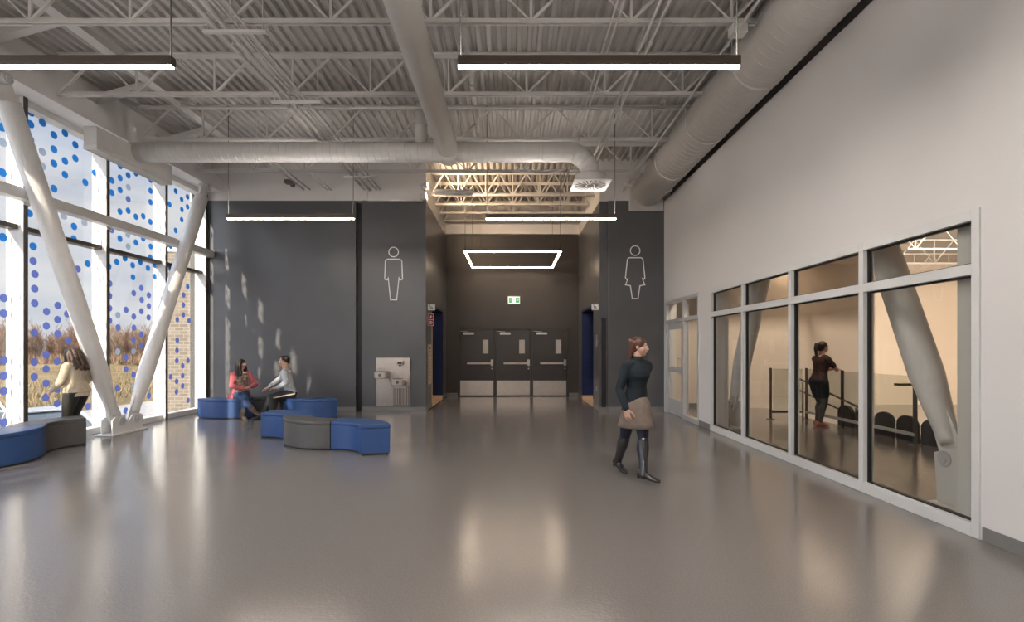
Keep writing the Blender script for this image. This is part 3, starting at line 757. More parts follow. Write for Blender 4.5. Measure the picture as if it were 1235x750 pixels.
# ------------------------------------------------------------------ drinking fountain
t = thing('drinking_fountain', 'stainless steel two basin drinking fountain on the dark wall', 'drinking fountain', (-2.83, YB+.02, 0))
bm = NB(); box(bm, -.41, .41, -.035, 0, .12, 1.29); build('back_panel', bm, M['steel'], t, bevel=.006)
def basin(x, z):
    bm = NB(); pts = [(-.17, -.04), (.17, -.04), (.17, -.30), (.12, -.36), (-.12, -.36), (-.17, -.30)]
    prism(bm, [(x+a, b) for a, b in pts], 'z', z-.16, z); b = build('basin', bm, M['steel'], t, bevel=.02, segs=3)
    bm = NB(); tube(bm, [(x-.11, -.16, z), (x-.11, -.16, z+.05), (x-.09, -.19, z+.075), (x-.05, -.22, z+.075)], .014, 10); build('bubbler', bm, M['alu'], b)
    bm = NB(); tube(bm, [(x, -.36, z-.08), (x, -.375, z-.08)], .035, 16); build('push_button', bm, M['steel_dark'], b)
    bm = NB(); prism(bm, [(x+a*.9, c) for a, c in ((-.15, -.06), (.15, -.06), (.13, -.30), (-.13, -.30))], 'z', z-.02, z+.003); build('bowl', bm, M['steel_dark'], b)
    bm = NB(); box(bm, x-.15, x+.15, -.09, -.035, z-.24, z-.16); build('support', bm, M['steel'], b)
basin(-.24, .97); basin(.17, .80)
bm = NB(); box(bm, .08, .26, -.12, -.035, 1.12, 1.22); b = build('bottle_filler', bm, M['steel'], t, bevel=.02)
bm = NB(); tube(bm, [(.17, -.09, 1.12), (.17, -.09, 1.09)], .02, 10); box(bm, .12, .22, -.123, -.119, 1.15, 1.19); build('spout', bm, M['rubber'], b)
bm = NB(); box(bm, .0, .40, -.045, -.035, .14, .60); build('louvre_recess', bm, M['steel_dark'], t)
bm = NB()
for k in range(11): box(bm, .01+k*.036, .028+k*.036, -.052, -.045, .15, .59)
build('louvre', bm, M['steel'], t)
bm = NB(); box(bm, -.40, .0, -.040, -.035, .14, .62); build('access_cover', bm, M['steel'], t, bevel=.003)

# ------------------------------------------------------------------ washroom pictograms on the dark wall
def circle(cx, cz, r, n=32): return [(cx+r*math.cos(2*PI*k/n), cz+r*math.sin(2*PI*k/n)) for k in range(n)]
def pict(name, label, x, y, z0, body):
    t = thing(name, label, 'wall sign', (x, y, z0))
    bm = NB(); disc_ring(bm, circle(0, 1.155, .115), .024, 'y', -.006, 0); build('head_outline', bm, M['pict_white'], t)
    bm = NB(); disc_ring(bm, body, .024, 'y', -.006, 0); build('body_outline', bm, M['pict_white'], t)
def mirror(h): return h + [(-a, b) for a, b in reversed(h)]
man = mirror([(.135, .985), (.18, .965), (.20, .93), (.215, .50), (.155, .48), (.13, .53), (.075, .0)])
woman = mirror([(.14, .985), (.175, .965), (.19, .93), (.235, .50), (.20, .455), (.175, .48), (.235, .33), (.115, .31), (.07, .0)])
pict('washroom_sign', 'white outline pictogram of a man on the dark wall', -2.83, YB+.02, 2.69, man)
pict('washroom_sign', 'white outline pictogram of a woman in a skirt on dark wall', 3.00, YB, 2.72, woman)

# exit sign with running figure
t = thing('exit_sign', 'green and white running figure exit sign above the exit doors', 'exit sign', (.10, RY, 2.92))
bm = NB(); box(bm, -.20, .20, -.05, 0, 0, .26); build('case', bm, M['alu'], t, bevel=.008)
bm = NB(); box(bm, -.175, .175, -.054, -.05, .03, .23); build('face', bm, M['sign_lit'], t)
bm = NB()
box(bm, -.16, -.045, -.057, -.054, .05, .21); box(bm, .05, .165, -.057, -.054, .05, .21)
build('green_field', bm, M['sign_green'], t)
bm = NB()
def stick(bm, x, z, s, y0, y1):
    ball_pts = circle(x+.012*s, z+.058*s, .011*s, 12); prism(bm, ball_pts, 'y', y0, y1)
    for a, b, w in (((.006, .042), (-.006, .005), .018), ((.006, .04), (.032, .022), .008), ((.004, .04), (-.026, .028), .008), ((-.006, .005), (.02, -.014), .010), ((.02, -.014), (.012, -.046), .009), ((-.006, .005), (-.018, -.024), .010), ((-.018, -.024), (-.044, -.026), .009)):
        A = V((x+a[0]*s, z+a[1]*s)); B = V((x+b[0]*s, z+b[1]*s)); d = (B-A).normalized(); n = V((-d.y, d.x))*w*s/2; A -= d*w*s*.3; B += d*w*s*.3
        prism(bm, [A+n, B+n, B-n, A-n], 'y', y0, y1)
stick(bm, -.10, .125, 1.05, -.059, -.057)
build('running_figure', bm, M['sign_white'], t)
bm = NB(); stick(bm, .0, .125, 1.0, -.0565, -.054); build('figure', bm, M['sign_green'], t)
bm = NB(); prism(bm, [(.075, .13), (.105, .17), (.105, .145), (.145, .145), (.145, .115), (.105, .115), (.105, .09)], 'y', -.059, -.057); build('arrow', bm, M['sign_white'], t)

# flag signs by the washroom openings
for x0, x1, y, l in ((RX0, RX0+.18, 12.3, 'small white flag sign left of the recess above red sign'), (RX1-.17, RX1, 12.2, 'small white flag sign on the right side of the recess')):
    t = thing('flag_sign', l, 'sign', (x0, y, 2.46), 0, 'washroom flag signs')
    bm = NB(); box(bm, 0, x1-x0, -.008, .008, 0, .15); build('plate', bm, M['sign_white'], t, bevel=.003)
    bm = NB(); cx = (x1-x0)/2
    disc_ring(bm, [(cx-.035, .10), (cx-.02, .055), (cx+.03, .055)], .012, 'y', -.011, -.008, closed=False); prism(bm, circle(cx-.035, .12, .012, 12), 'y', -.011, -.008)
    disc_ring(bm, [(cx-.03, .085), (cx+.015, .085), (cx+.035, .03), (cx+.05, .03)], .012, 'y', -.011, -.008, closed=False); build('pictogram', bm, M['ink'], t)
t = thing('fire_sign', 'red and white fire equipment flag sign at the left recess corner', 'sign', (RX0, 12.34, 2.08))
bm = NB(); box(bm, 0, .14, -.008, .008, 0, .30); build('plate', bm, M['sign_white'], t, bevel=.003)
bm = NB(); box(bm, .01, .13, -.011, -.008, .012, .145); box(bm, .01, .13, -.011, -.008, .157, .288); build('red_field', bm, M['sign_red'], t)
bm = NB(); disc_ring(bm, circle(.07, .08, .035, 20), .012, 'y', -.0135, -.011); box(bm, .06, .08, -.0135, -.011, .055, .105)
prism(bm, [(.05, .185), (.085, .185), (.085, .235), (.075, .25), (.06, .25), (.05, .235)], 'y', -.0135, -.011); bar(bm, (.08, -.012, .26), (.105, -.012, .22), .003, .008); build('pictogram', bm, M['sign_white'], t)
t = thing('notice_board', 'tall beige notice panel on the left side wall of the recess', 'notice', (RX0, 12.5, .62))
bm = NB(); box(bm, 0, .018, -.22, .25, 0, 1.0); build('panel', bm, M['poster'], t, bevel=.003)
bm = NB()
for k in range(15):
    random.seed(k); a = .82-.05*k; box(bm, .018, .020, -.15, -.15+.18+.12*random.random(), a, a+.012)
box(bm, .018, .020, -.15, .1, .88, .92)
build('text_lines', bm, M['ink'], t)
t = thing('wall_plate', 'pale switch plates on the right corner of the recess', 'switch', (RX1, 12.45, 1.5))
bm = NB(); box(bm, -.010, 0, -.04, .04, .05, .36); build('upper_plate', bm, M['alu'], t, bevel=.002)
bm = NB(); box(bm, -.010, 0, -.04, .04, -1.05, -.92); build('lower_plate', bm, M['alu'], t, bevel=.002)
# ------------------------------------------------------------------ the hall behind the right glazing
bm = NB(); box(bm, 3.95, 24.2, -1.0, 26.2, ZD, ZD+.1)
struct('ceiling', bm, M['deck'])
bm = NB(); box(bm, XR+.2, 9.3, 12.7, 12.9, -1.6, ZD); box(bm, 9.1, 9.3, 12.9, 26, -1.6, ZD); box(bm, 9.3, 24.2, 26, 26.2, -1.6, ZD); box(bm, 24, 24.2, -.7, 26, -1.6, ZD)
box(bm, 3.95, 24.2, -.9, -.7, -1.6, ZD); box(bm, XR+.25, 8.7, 10.9, 12.7, 3.66, 3.8)
struct('wall_hall', bm, M['cream'])
bm = NB(); box(bm, XR+.25, 5.6, 12.685, 12.7, 0, .12); struct('baseboard_hall', bm, M['baseboard'])
bm = NB(); box(bm, 6.5, 7.4, -.7, 12.7, -.65, -.45); box(bm, 7.4, 8.3, -.7, 12.7, -1.1, -.9); box(bm, 8.3, 24, -.7, 26, -1.6, -1.4); box(bm, 6.48, 6.5, -.7, 10.6, -.6, -.15)
struct('floor', bm, M['floor'])
# roof joists of the hall
for k, y in enumerate((14.5, 17.5, 20.5, 23.5)):
    joist(y, 9.4, 23.9, 5.0, ZD-.02, ['white hall joist nearest beyond the interior glazing', 'white hall joist second beyond the glazing', 'white hall joist third beyond the glazing', 'white hall joist farthest beyond the glazing'][k], 1.6, 'roof joists of the hall')
# window-side columns standing just behind the glass
for (x0, x1, y0, y1) in ((XR+.12, XR+.20, 3.95, 4.26), (XR+.25, 4.05, 9.25, 9.35)):
    bm = NB(); box(bm, x0, x1, y0, y1, 0, 3.2); struct('column', bm, M['brace_white'], bevel=.006)
# guard rail with posts and glass
def post(x, y, z0=0, zt=1.10):
    bm = NB(); box(bm, x-.012, x+.012, y-.035, y+.035, z0, zt); box(bm, x-.06, x+.06, y-.07, y+.07, z0, z0+.012); return bm
t = thing('glass_guard_rail', 'glass guard rail with dark posts the woman in the hall leans on', 'railing', (0, 0, 0))
for y in (10.6, 9.45, 7.75): build('post', post(6.3, y), M['rail'], t, bevel=.004)
bm = NB(); box(bm, 6.295, 6.305, 9.5, 10.55, .19, 1.08); build('glass_panel', bm, M['glass_guard'], t)
bm = NB(); box(bm, 6.295, 6.305, 7.8, 9.40, .19, 1.08); build('glass_panel', bm, M['glass_guard'], t)
bm = NB(); box(bm, 6.28, 6.32, 7.75, 10.6, .14, .19); build('bottom_rail', bm, M['alu'], t)
bm = NB(); box(bm, 6.02, 6.42, 7.70, 7.82, .93, .965); build('ledge', bm, M['rail'], t, bevel=.006)
t = thing('glass_guard_rail', 'short glass guard rail in front of cream wall at the stair top', 'railing', (0, 0, 0))
build('post', post(5.55, 10.62), M['rail'], t, bevel=.004)
bm = NB(); box(bm, 5.6, 6.22, 10.615, 10.625, .19, 1.08); build('glass_panel', bm, M['glass_guard'], t)
bm = NB(); box(bm, 5.55, 6.22, 10.60, 10.64, .14, .19); build('bottom_rail', bm, M['rail'], t)
t = thing('stair_handrail', 'dark sloping twin handrail of the stair behind the woman', 'handrail', (6.35, 10.95, 0))
bm = NB(); tube(bm, [(0, 0, .85), (1.35, 0, .20)], .022, 10); build('upper_rail', bm, M['rail'], t)
bm = NB(); tube(bm, [(0, 0, .60), (1.35, 0, -.05)], .018, 10); build('lower_rail', bm, M['rail'], t)
for x in (.08, 1.25):
    bm = NB(); tube(bm, [(x, 0, -.45 if x < 1 else -.45), (x, 0, .81-.48*x)], .02, 10); build('post', bm, M['rail'], t)
# seats of the tier below
for k in range(5):
    y = 10.05-.52*k
    t = thing('arena_seat', ['dark seat at the far end of the row below the guard rail', 'second dark seat from the far end, behind the woman', 'middle dark seat of the row below guard rail', 'second dark seat from near end of row',
          'nearest dark seat of the row beyond the large brace'][k], 'seat', (6.78, y, -.45), 0, 'dark seats below the guard rail')
    bm = NB(); pts = []
    for i in range(13):
        a = PI*i/12; pts.append((-.22*math.cos(a), .66+.16*math.sin(a)))
    pts += [(.22, .30), (-.22, .30)]
    prism(bm, pts, 'x', -.04, .03); build('backrest', bm, M['seat_dark'], t, bevel=.015)
    bm = NB(); box(bm, .03, .42, -.22, .22, .38, .45); build('seat', bm, M['seat_dark'], t, bevel=.02)
    for s in (-1, 1):
        bm = NB(); box(bm, .0, .28, s*.20-.015, s*.20+.015, 0, .38); build('leg', bm, M['rail'], t)
# light fittings in the hall
t = thing('linear_pendant', 'slim warm light bar seen through the glazing over the hall landing', 'pendant light', (7.0, 11.5, 3.55))
bm = NB(); box(bm, -.04, .04, -1.1, 1.1, 0, .08); build('housing', bm, M['housing'], t)
bm = NB(); box(bm, -.035, .035, -1.09, 1.09, -.02, 0); build('diffuser', bm, M['lamp_soft'], t)
for y in (-1.0, -.64):
    bm = NB(); tube(bm, [(0, y, .08), (0, y, .25 if y > -.7 else 2.5)], .006, 8); build('suspension_cable', bm, M['cable'], t)

# ------------------------------------------------------------------ outside
ZG = -1.62
bm = NB()
nx, ny = 70, 70
def gz(x, y):
    d = max(0, -x-26); return ZG - .012*min(d, 40) + .35*math.sin(x*.11+y*.05)*min(1, d/20) + .25*math.sin(y*.13-x*.07)*min(1, d/20)
vs = [[bm.verts.new((-7.9-(i/nx)**2*420, -120+j/ny*520, gz(-7.9-(i/nx)**2*420, -120+j/ny*520))) for j in range(ny+1)] for i in range(nx+1)]
for i in range(nx):
    for j in range(ny): f = bm.faces.new((vs[i][j], vs[i][j+1], vs[i+1][j+1], vs[i+1][j])); f.smooth = True
struct('ground', bm, M['field'])
bm = NB(); box(bm, -21.5, -8.0, -20, 40, ZG-.2, ZG+.02); struct('ground', bm, M['asphalt'])
bm = NB(); box(bm, -7.78, -7.45, YBACK, YB+.1, ZG-.2, -.0); struct('wall_foundation', bm, M['brick'])
# brick pier outside the last bay
t = thing('brick_pier', 'tan brick pier outside beyond the last window bay', 'pillar', (-8.05, 12.55, ZG))
bm = NB(); box(bm, -.36, .40, -.38, .45, 0, 5.50); build('brick_shaft', bm, M['brick'], t)
bm = NB(); box(bm, -.40, .44, -.42, .48, 5.50, 5.60); build('cap', bm, M['brace_white'], t, bevel=.01)
# tall dry grass
random.seed(3); bm = NB()
for k in range(9000):
    x = -22-abs(random.gauss(0, 1))*26; y = random.uniform(.2, 1.9)*(-x)*1.0
    z = gz(x, y); h = random.uniform(.25, .7); w = random.uniform(.02, .07); a = random.uniform(0, PI); lx, ly = random.gauss(0, .15), random.gauss(0, .15)
    v = [bm.verts.new((x-w*math.cos(a), y-w*math.sin(a), z-.05)), bm.verts.new((x+w*math.cos(a), y+w*math.sin(a), z-.05)), bm.verts.new((x+lx, y+ly, z+h))]
    bm.faces.new(v)
o = build('tall_grass', bm, M['straw'], normals=False); tag(o, 'tall dry straw coloured grass across the field outside', 'grass', kind='stuff')
# woodland edge: bare trees one by one
def tree_mesh(seed, h, m, n=34):
    random.seed(seed); bm = NB()
    def twig(a, b, r0):
        d = (b-a); s, u = frame_of(d)
        q = [bm.verts.new(a+(s*math.cos(k*2.094)+u*math.sin(k*2.094))*r0) for k in range(3)]; e = bm.verts.new(b)
        for k in range(3): bm.faces.new((q[k], q[(k+1) % 3], e))
    twig(V((0, 0, -.3)), V((random.gauss(0, .3), random.gauss(0, .3), h)), h*.012)
    for k in range(n):
        z = h*random.uniform(.12, .85); a = random.uniform(0, 2*PI); l = h*random.uniform(.14, .34)*(1.15-z/h*.6)
        p = V((0, 0, z)); q = p+V((math.cos(a)*l*.5, math.sin(a)*l*.5, l*.95)); twig(p, q, h*.006)
        for i in range(4):
            pp = p.lerp(q, random.uniform(.2, .9)); b = random.uniform(0, 2*PI); ll = l*random.uniform(.35, .7)
            twig(pp, pp+V((math.cos(b)*ll*.45, math.sin(b)*ll*.45, ll)), h*.004)
    bmesh.ops.recalc_face_normals(bm, faces=bm.faces)
    me = bpy.data.meshes.new('bare_tree'); bm.to_mesh(me); bm.free(); me.materials.append(m); return me
TM = [tree_mesh(i, h, m) for i, (h, m) in enumerate(((9, M['twig1']), (8, M['twig2']), (10, M['twig1']), (8.5, M['twig3']), (7, M['twig2'])))]
random.seed(11)
for k in range(270):
    r = random.uniform(0, 1); sx = random.uniform(-1.12, -.60); Y = random.uniform(120, 168)
    x, y = sx*Y, Y
    o = bpy.data.objects.new('bare_tree', TM[random.choice((0, 0, 1, 2, 2, 3, 4))]); COL.objects.link(o)
    s = random.uniform(.75, 1.15); o.location = (x, y, gz(x, y)); o.scale = (s*1.25, s*1.25, s); o.rotation_euler = (0, 0, random.uniform(0, 6))
    tag(o, 'bare tree in the woodland edge beyond the dry field', 'tree', 'bare trees beyond the field')
bm = NB(); random.seed(5)
for k in range(14000):
    sx = random.uniform(-1.2, -.52); Y = random.uniform(104, 172); x = sx*Y; y = Y; z = gz(x, y); h = random.uniform(1.0, 4.6)*(.55+.45*(Y-104)/68); w = random.uniform(.05, .16)
    a = random.uniform(0, PI); v = [bm.verts.new((x-w*math.cos(a), y-w*math.sin(a), z-.1)), bm.verts.new((x+w*math.cos(a), y+w*math.sin(a), z-.1)), bm.verts.new((x+random.gauss(0, .5), y+random.gauss(0, .5), z+h))]
    f = bm.faces.new(v); f.material_index = random.choice((0, 0, 1, 2))
o = build('undergrowth', bm, [M['twig1'], M['twig2'], M['straw']], normals=False); tag(o, 'russet bare undergrowth along the foot of the wood', 'undergrowth', kind='stuff')

# parked cars
def car(label, x, y, rz, body_prof, roof_prof, paint, w=1.78):
    t = thing('parked_car', label, 'car', (x, y, ZG+.02), rz, 'cars parked outside')
    def loft(prof, w0, taper):
        bm = NB(); n = len(prof); zs = [p[1] for p in prof]; z0, z1 = min(zs), max(zs)
        rows = []
        for s in (-1, -.85, .85, 1):
            rows.append([bm.verts.new((px*(1 if abs(s) < .9 else .985), s*w0/2*(1-taper*(pz-z0)/(z1-z0)), z0+(pz-z0)*(1 if abs(s) < .9 else .965))) for px, pz in prof])
        for a in range(3):
            for k in range(n): bm.faces.new((rows[a][k], rows[a][(k+1) % n], rows[a+1][(k+1) % n], rows[a+1][k]))
        bm.faces.new(rows[0]); bm.faces.new(rows[-1]); return bm
    build('body', loft(body_prof, w, .03), paint, t, bevel=.04, segs=3)
    build('cabin_glass', loft(roof_prof, w*.94, .22), M['car_glass'], t, bevel=.02)
    zt = max(p[1] for p in roof_prof); top = [p for p in roof_prof if p[1] > zt-.06]; x0, x1 = min(p[0] for p in top), max(p[0] for p in top)
    bm = NB(); box(bm, x0-.03, x1+.03, -w*.37, w*.37, zt-.03, zt+.025); build('roof', bm, paint, t, bevel=.02)
    xs = sorted(p[0] for p in roof_prof); lo = min(p[1] for p in roof_prof)
    for s in (-1, 1):
        bm = NB()
        bar(bm, (xs[0]+.02, s*w*.455, lo), (x0, s*w*.375, zt), .05, .07); bar(bm, (xs[-1]-.02, s*w*.455, lo), (x1, s*w*.375, zt), .05, .07)
        xm = (x0+x1)/2; bar(bm, (xm, s*w*.462, lo), (xm, s*w*.378, zt), .05, .08); build('pillar_trim', bm, paint, t)
        bm = NB(); ball(bm, (xs[0]+.45, s*(w/2+.06), lo+.05), (.07, .09, .06)); build('wing_mirror', bm, paint, t)
    for xx in (-1.35, 1.35):
        for s in (-1, 1):
            bm = NB(); tube(bm, [(xx, s*(w/2-.2), .32), (xx, s*(w/2-.19), .32), (xx, s*(w/2-.01), .32), (xx, s*(w/2), .32)], [.29, .32, .32, .29], 24); wh = build('wheel', bm, M['tyre'], t)
            bm = NB(); tube(bm, [(xx, s*(w/2-.02), .32), (xx, s*(w/2+.01), .32)], .20, 16); build('hub', bm, M['alu'], wh)
sedan_b = [(-2.2, .25), (-2.25, .55), (-2.1, .78), (-1.2, .93), (1.35, .95), (2.1, .92), (2.25, .75), (2.25, .25)]
sedan_r = [(-1.15, .93), (-.35, 1.36), (.0, 1.40), (.75, 1.38), (1.65, .95)]
suv_b = [(-2.2, .3), (-2.25, .65), (-2.1, .92), (-1.15, 1.05), (2.15, 1.08), (2.25, .9), (2.25, .3)]
suv_r = [(-1.1, 1.04), (-.4, 1.56), (0, 1.61), (1.7, 1.59), (2.1, 1.08)]
car('silver sedan outside, roof seen above the left ottoman', -13.1, 13.9, 2.63, sedan_b, sedan_r, M['car_silver'])
car('pale wagon outside at the left photo edge', -17.8, 16.05, 2.63, suv_b, suv_r, M['car_white'])
# ------------------------------------------------------------------ people
SK = mat('skin', (.56, .34, .25, 1), .5, var=.05, vscale=12, sub=.06)
def hm(name, c, r=.7, **k): return mat(name, c, r, **k)
M['hair_dark'] = hm('dark_brown_hair', (.022, .013, .009, 1), .45, var=.4, vscale=25)
M['hair_brown'] = hm('brown_hair', (.06, .032, .020, 1), .45, var=.45, vscale=25)
M['hair_red'] = hm('auburn_hair', (.085, .030, .018, 1), .45, var=.4, vscale=25)
M['eye_white'] = hm('eye_white', (.75, .73, .70, 1), .2)
M['iris'] = hm('iris', (.03, .018, .01, 1), .15)
M['lip'] = hm('lip', (.42, .14, .12, 1), .45)

def fuse(bm, voxel, m, name, parent, smooth=3, disp=None):
    bmesh.ops.recalc_face_normals(bm, faces=bm.faces)
    me = bpy.data.meshes.new('tmp'); bm.to_mesh(me); bm.free()
    o = bpy.data.objects.new('tmp', me); COL.objects.link(o)
    r = o.modifiers.new('r', 'REMESH'); r.mode = 'VOXEL'; r.voxel_size = voxel; r.use_smooth_shade = True
    if smooth:
        s = o.modifiers.new('s', 'SMOOTH'); s.factor = .5; s.iterations = smooth
    if disp:
        tx = bpy.data.textures.new(name, 'CLOUDS'); tx.noise_scale = disp[1]
        d = o.modifiers.new('d', 'DISPLACE'); d.texture = tx; d.strength = disp[0]; d.mid_level = .5; d.texture_coords = 'LOCAL'
    dg = bpy.context.evaluated_depsgraph_get(); dg.update()
    m2 = bpy.data.meshes.new_from_object(o.evaluated_get(dg)); m2.name = name
    bpy.data.objects.remove(o); bpy.data.meshes.remove(me)
    m2.materials.clear(); m2.materials.append(m)
    for p in m2.polygons: p.use_smooth = True
    q = bpy.data.objects.new(name, m2); COL.objects.link(q); q.parent = parent
    return q

def limb(bm, pts, infl=0.0, k=1.0):
    """pts: [(Vector, radius)]: tapered capsules"""
    for i, (p, r) in enumerate(pts):
        ball(bm, p, r*k+infl, sub=2)
        if i:
            p0, r0 = pts[i-1]
            if (V(p)-V(p0)).length > 1e-4: tube(bm, [p0, p], [r0*k+infl, r*k+infl], 14)

def ik(a, b, l1, l2, pole):
    a, b, pole = V(a), V(b), V(pole); d = b-a; L_ = d.length
    if L_ > (l1+l2)*.999: b = a+d.normalized()*(l1+l2)*.999; d = b-a; L_ = d.length
    x = (l1*l1-l2*l2+L_*L_)/(2*L_); h = math.sqrt(max(0, l1*l1-x*x)); n = d.normalized()
    pp = pole-n*pole.dot(n); pp.normalize()
    return a+n*x+pp*h, b

def loft(bm, rings, seg=22, cap=True):
    """rings: (center, side_axis, depth_axis, rx, ry)"""
    rr = []
    for c, s, f, rx, ry in rings:
        rr.append([bm.verts.new(c+s*rx*math.cos(2*PI*k/seg)+f*ry*math.sin(2*PI*k/seg)) for k in range(seg)])
    for i in range(len(rr)-1):
        for k in range(seg): 
            f = bm.faces.new((rr[i][k], rr[i][(k+1) % seg], rr[i+1][(k+1) % seg], rr[i+1][k])); f.smooth = True
    if cap: bm.faces.new(rr[0]); bm.faces.new(rr[-1])

FEM = [(-.17, .045, .045, 0), (-.10, .085, .066, -.004), (.0, .100, .076, -.008), (.10, .098, .072, -.006), (.25, .082, .060, 0), (.40, .071, .054, .002), (.55, .076, .060, .006), (.68, .085, .074, .014),
       (.80, .092, .068, .008), (.90, .098, .054, .0), (.96, .080, .044, -.003), (1.0, .045, .036, -.004), (1.06, .032, .032, -.002)]
MAL = [(-.17, .045, .045, 0), (-.10, .080, .064, -.004), (.0, .090, .072, -.006), (.10, .090, .068, -.004), (.25, .084, .062, 0), (.40, .083, .060, .002), (.55, .090, .064, .005), (.68, .100, .070, .008),
       (.80, .108, .066, .005), (.90, .114, .056, .0), (.96, .090, .046, -.003), (1.0, .052, .040, -.004), (1.06, .036, .036, -.002)]

class Human:
    """faces -Y in its own frame, +X is its left"""
    def __init__(s, root, H, male=False, pel=(0, 0, None), neck=None, yaw=0, pitch=0, roll=0, sh_yaw=0, fat=1.0):
        s.root, s.H, s.male, s.fat = root, H, male, fat
        s.P = V((pel[0], pel[1], pel[2] if pel[2] is not None else .52*H))
        s.N = V(neck) if neck else s.P+V((0, 0, .31*H))
        s.u = (s.N-s.P).normalized(); x = V((math.cos(sh_yaw), math.sin(sh_yaw), 0))
        s.f0 = s.u.cross(x).normalized()          # points backwards (+y)
        s.sx = s.f0.cross(s.u).normalized(); s.x0 = V((1, 0, 0))
        s.R = (Matrix.Rotation(yaw, 3, 'Z') @ Matrix.Rotation(pitch, 3, 'X') @ Matrix.Rotation(roll, 3, 'Y'))
        s.Hc = s.N + s.u*.026*H + s.R @ V((0, -.012*H, .082*H))
        s.sh = {}; s.hip = {}
        for k, q in ((1, 'L'), (-1, 'R')):
            s.sh[q] = s.P.lerp(s.N, .885)+s.sx*k*(.116 if male else .093)*H
            s.hip[q] = s.P+s.x0*k*.052*H+V((0, 0, -.01*H))
        s.arm, s.leg, s.hand = {}, {}, {}
    def torso(s, bm, t0=-1, t1=2, infl=0, k=1.0):
        L_ = (s.N-s.P); rings = []
        for t, rx, ry, f in (MAL if s.male else FEM):
            if t0 <= t <= t1:
                m = max(0, min(1, t)); sx = s.x0.lerp(s.sx, m).normalized()
                fk = s.fat if t < .9 else 1
                rings.append((s.P+L_*t-s.f0*f*s.H, sx, s.f0, rx*s.H*k*fk+infl, ry*s.H*k*fk+infl))
        loft(bm, rings)
    def set_arm(s, q, wrist, pole):
        e, w = ik(s.sh[q], wrist, .168*s.H, .150*s.H, pole); s.arm[q] = (s.sh[q], e, w)
    def set_leg(s, q, ankle, pole, toe=(0, -1, 0)):
        k, a = ik(s.hip[q], ankle, .240*s.H, .235*s.H, pole); s.leg[q] = (s.hip[q], k, a, V(toe).normalized())
    def arm_pts(s, q, t=1.0):
        a, e, w = s.arm[q]; H = s.H; g = (1.12 if s.male else 1.0)
        return [(a, .036*H*g), (a.lerp(e, .35), .030*H*g), (e, .0235*H*g), (e.lerp(w, .3), .0245*H*g), (e.lerp(w, t), (.0165 if t > .9 else .02)*H*g)]
    def leg_pts(s, q, t=1.0):
        h, k, a, toe = s.leg[q]; H = s.H; fk = s.fat
        d = (a-k).normalized(); back = V((0, 0, 0))-toe; back = (back-d*back.dot(d))
        if back.length > 1e-3: back.normalize()
        pts = [(h, .058*H*fk), (h.lerp(k, .4), .051*H*fk), (k, .034*H)]
        for u, r in ((.3, .0345), (.6, .027), (1.0, .0215)):
            if u <= t+1e-6: pts.append((k.lerp(a, u)+back*(.012*H if u == .3 else 0), r*H))
        return pts
    def add_hand(s, bm, q, d, n, curl=.5, spread=1.0):
        """d: direction palm points, n: palm normal (side fingers curl towards)"""
        w = s.arm[q][2]; H = s.H; d = V(d).normalized(); n = V(n); n = (n-d*n.dot(d)).normalized(); side = d.cross(n)
        if q == 'L': side = -side           # side = thumb side
        s.hand[q] = (d, n, side)
        pl = .056*H
        loft(bm, [(w-d*.008*H, side, n, .014*H, .012*H), (w+d*.012*H, side, n, .019*H, .012*H), (w+d*.035*H, side, n, .024*H, .0105*H), (w+d*pl, side, n, .0245*H, .009*H), (w+d*(pl+.004*H), side, n, .02*H, .006*H)], 14)
        for i, ln in enumerate((.044, .049, .045, .035)):
            off = (1.5-i)*.0128*H*spread; b = w+d*(pl-.004*H)+side*off; dd = (d+side*(1.5-i)*.09*spread).normalized(); r = .0052*H
            pts = [(b, r*1.05)]; p = b; a = curl*.5
            for j, fr in enumerate((.45, .32, .23)):
                v = dd*math.cos(a)+n*math.sin(a); p = p+v*ln*H*fr; pts.append((p, r*(1-.1*(j+1)))); a += curl*.85
            limb(bm, pts)
        b = w+d*.014*H+side*.017*H; v1 = (d*.55+side*.75+n*.25).normalized(); v2 = (d*.9+side*.25+n*.35).normalized()
        limb(bm, [(b, .0085*H), (b+v1*.024*H, .0066*H), (b+v1*.024*H+v2*.020*H, .0058*H), (b+v1*.024*H+v2*.036*H, .0048*H)])
    def hp(s, x, y, z): return s.Hc+s.R @ V((x, y, z))*.13*s.H
    def head(s, bm):
        h = .13*s.H; R = s.R
        b = lambda c, r: ball(bm, s.hp(*c), tuple(k*h for k in r), R, 3)
        b((0, .07, .13), (.355, .44, .37)); b((0, -.10, -.10), (.30, .31, .33)); b((0, -.16, -.28), (.215, .22, .18)); b((0, -.27, -.40), (.10, .10, .085))
        for k in (-1, 1):
            b((k*.15, -.25, -.12), (.14, .13, .13)); b((k*.365, .05, -.03), (.035, .085, .12)); b((k*.13, -.345, .10), (.13, .055, .05))
            b((k*.05, -.42, -.14), (.045, .045, .035))
        limb(bm, [(s.hp(0, -.385, .06), .04*h), (s.hp(0, -.465, -.11), .055*h), (s.hp(0, -.445, -.135), .05*h)])
        b((0, -.39, -.235), (.11, .05, .035)); b((0, -.38, -.285), (.095, .05, .035))
        limb(bm, [(s.N-s.u*.01*s.H, .036*s.H*(1.1 if s.male else 1)), (s.hp(0, .10, -.22), .032*s.H*(1.12 if s.male else 1))])
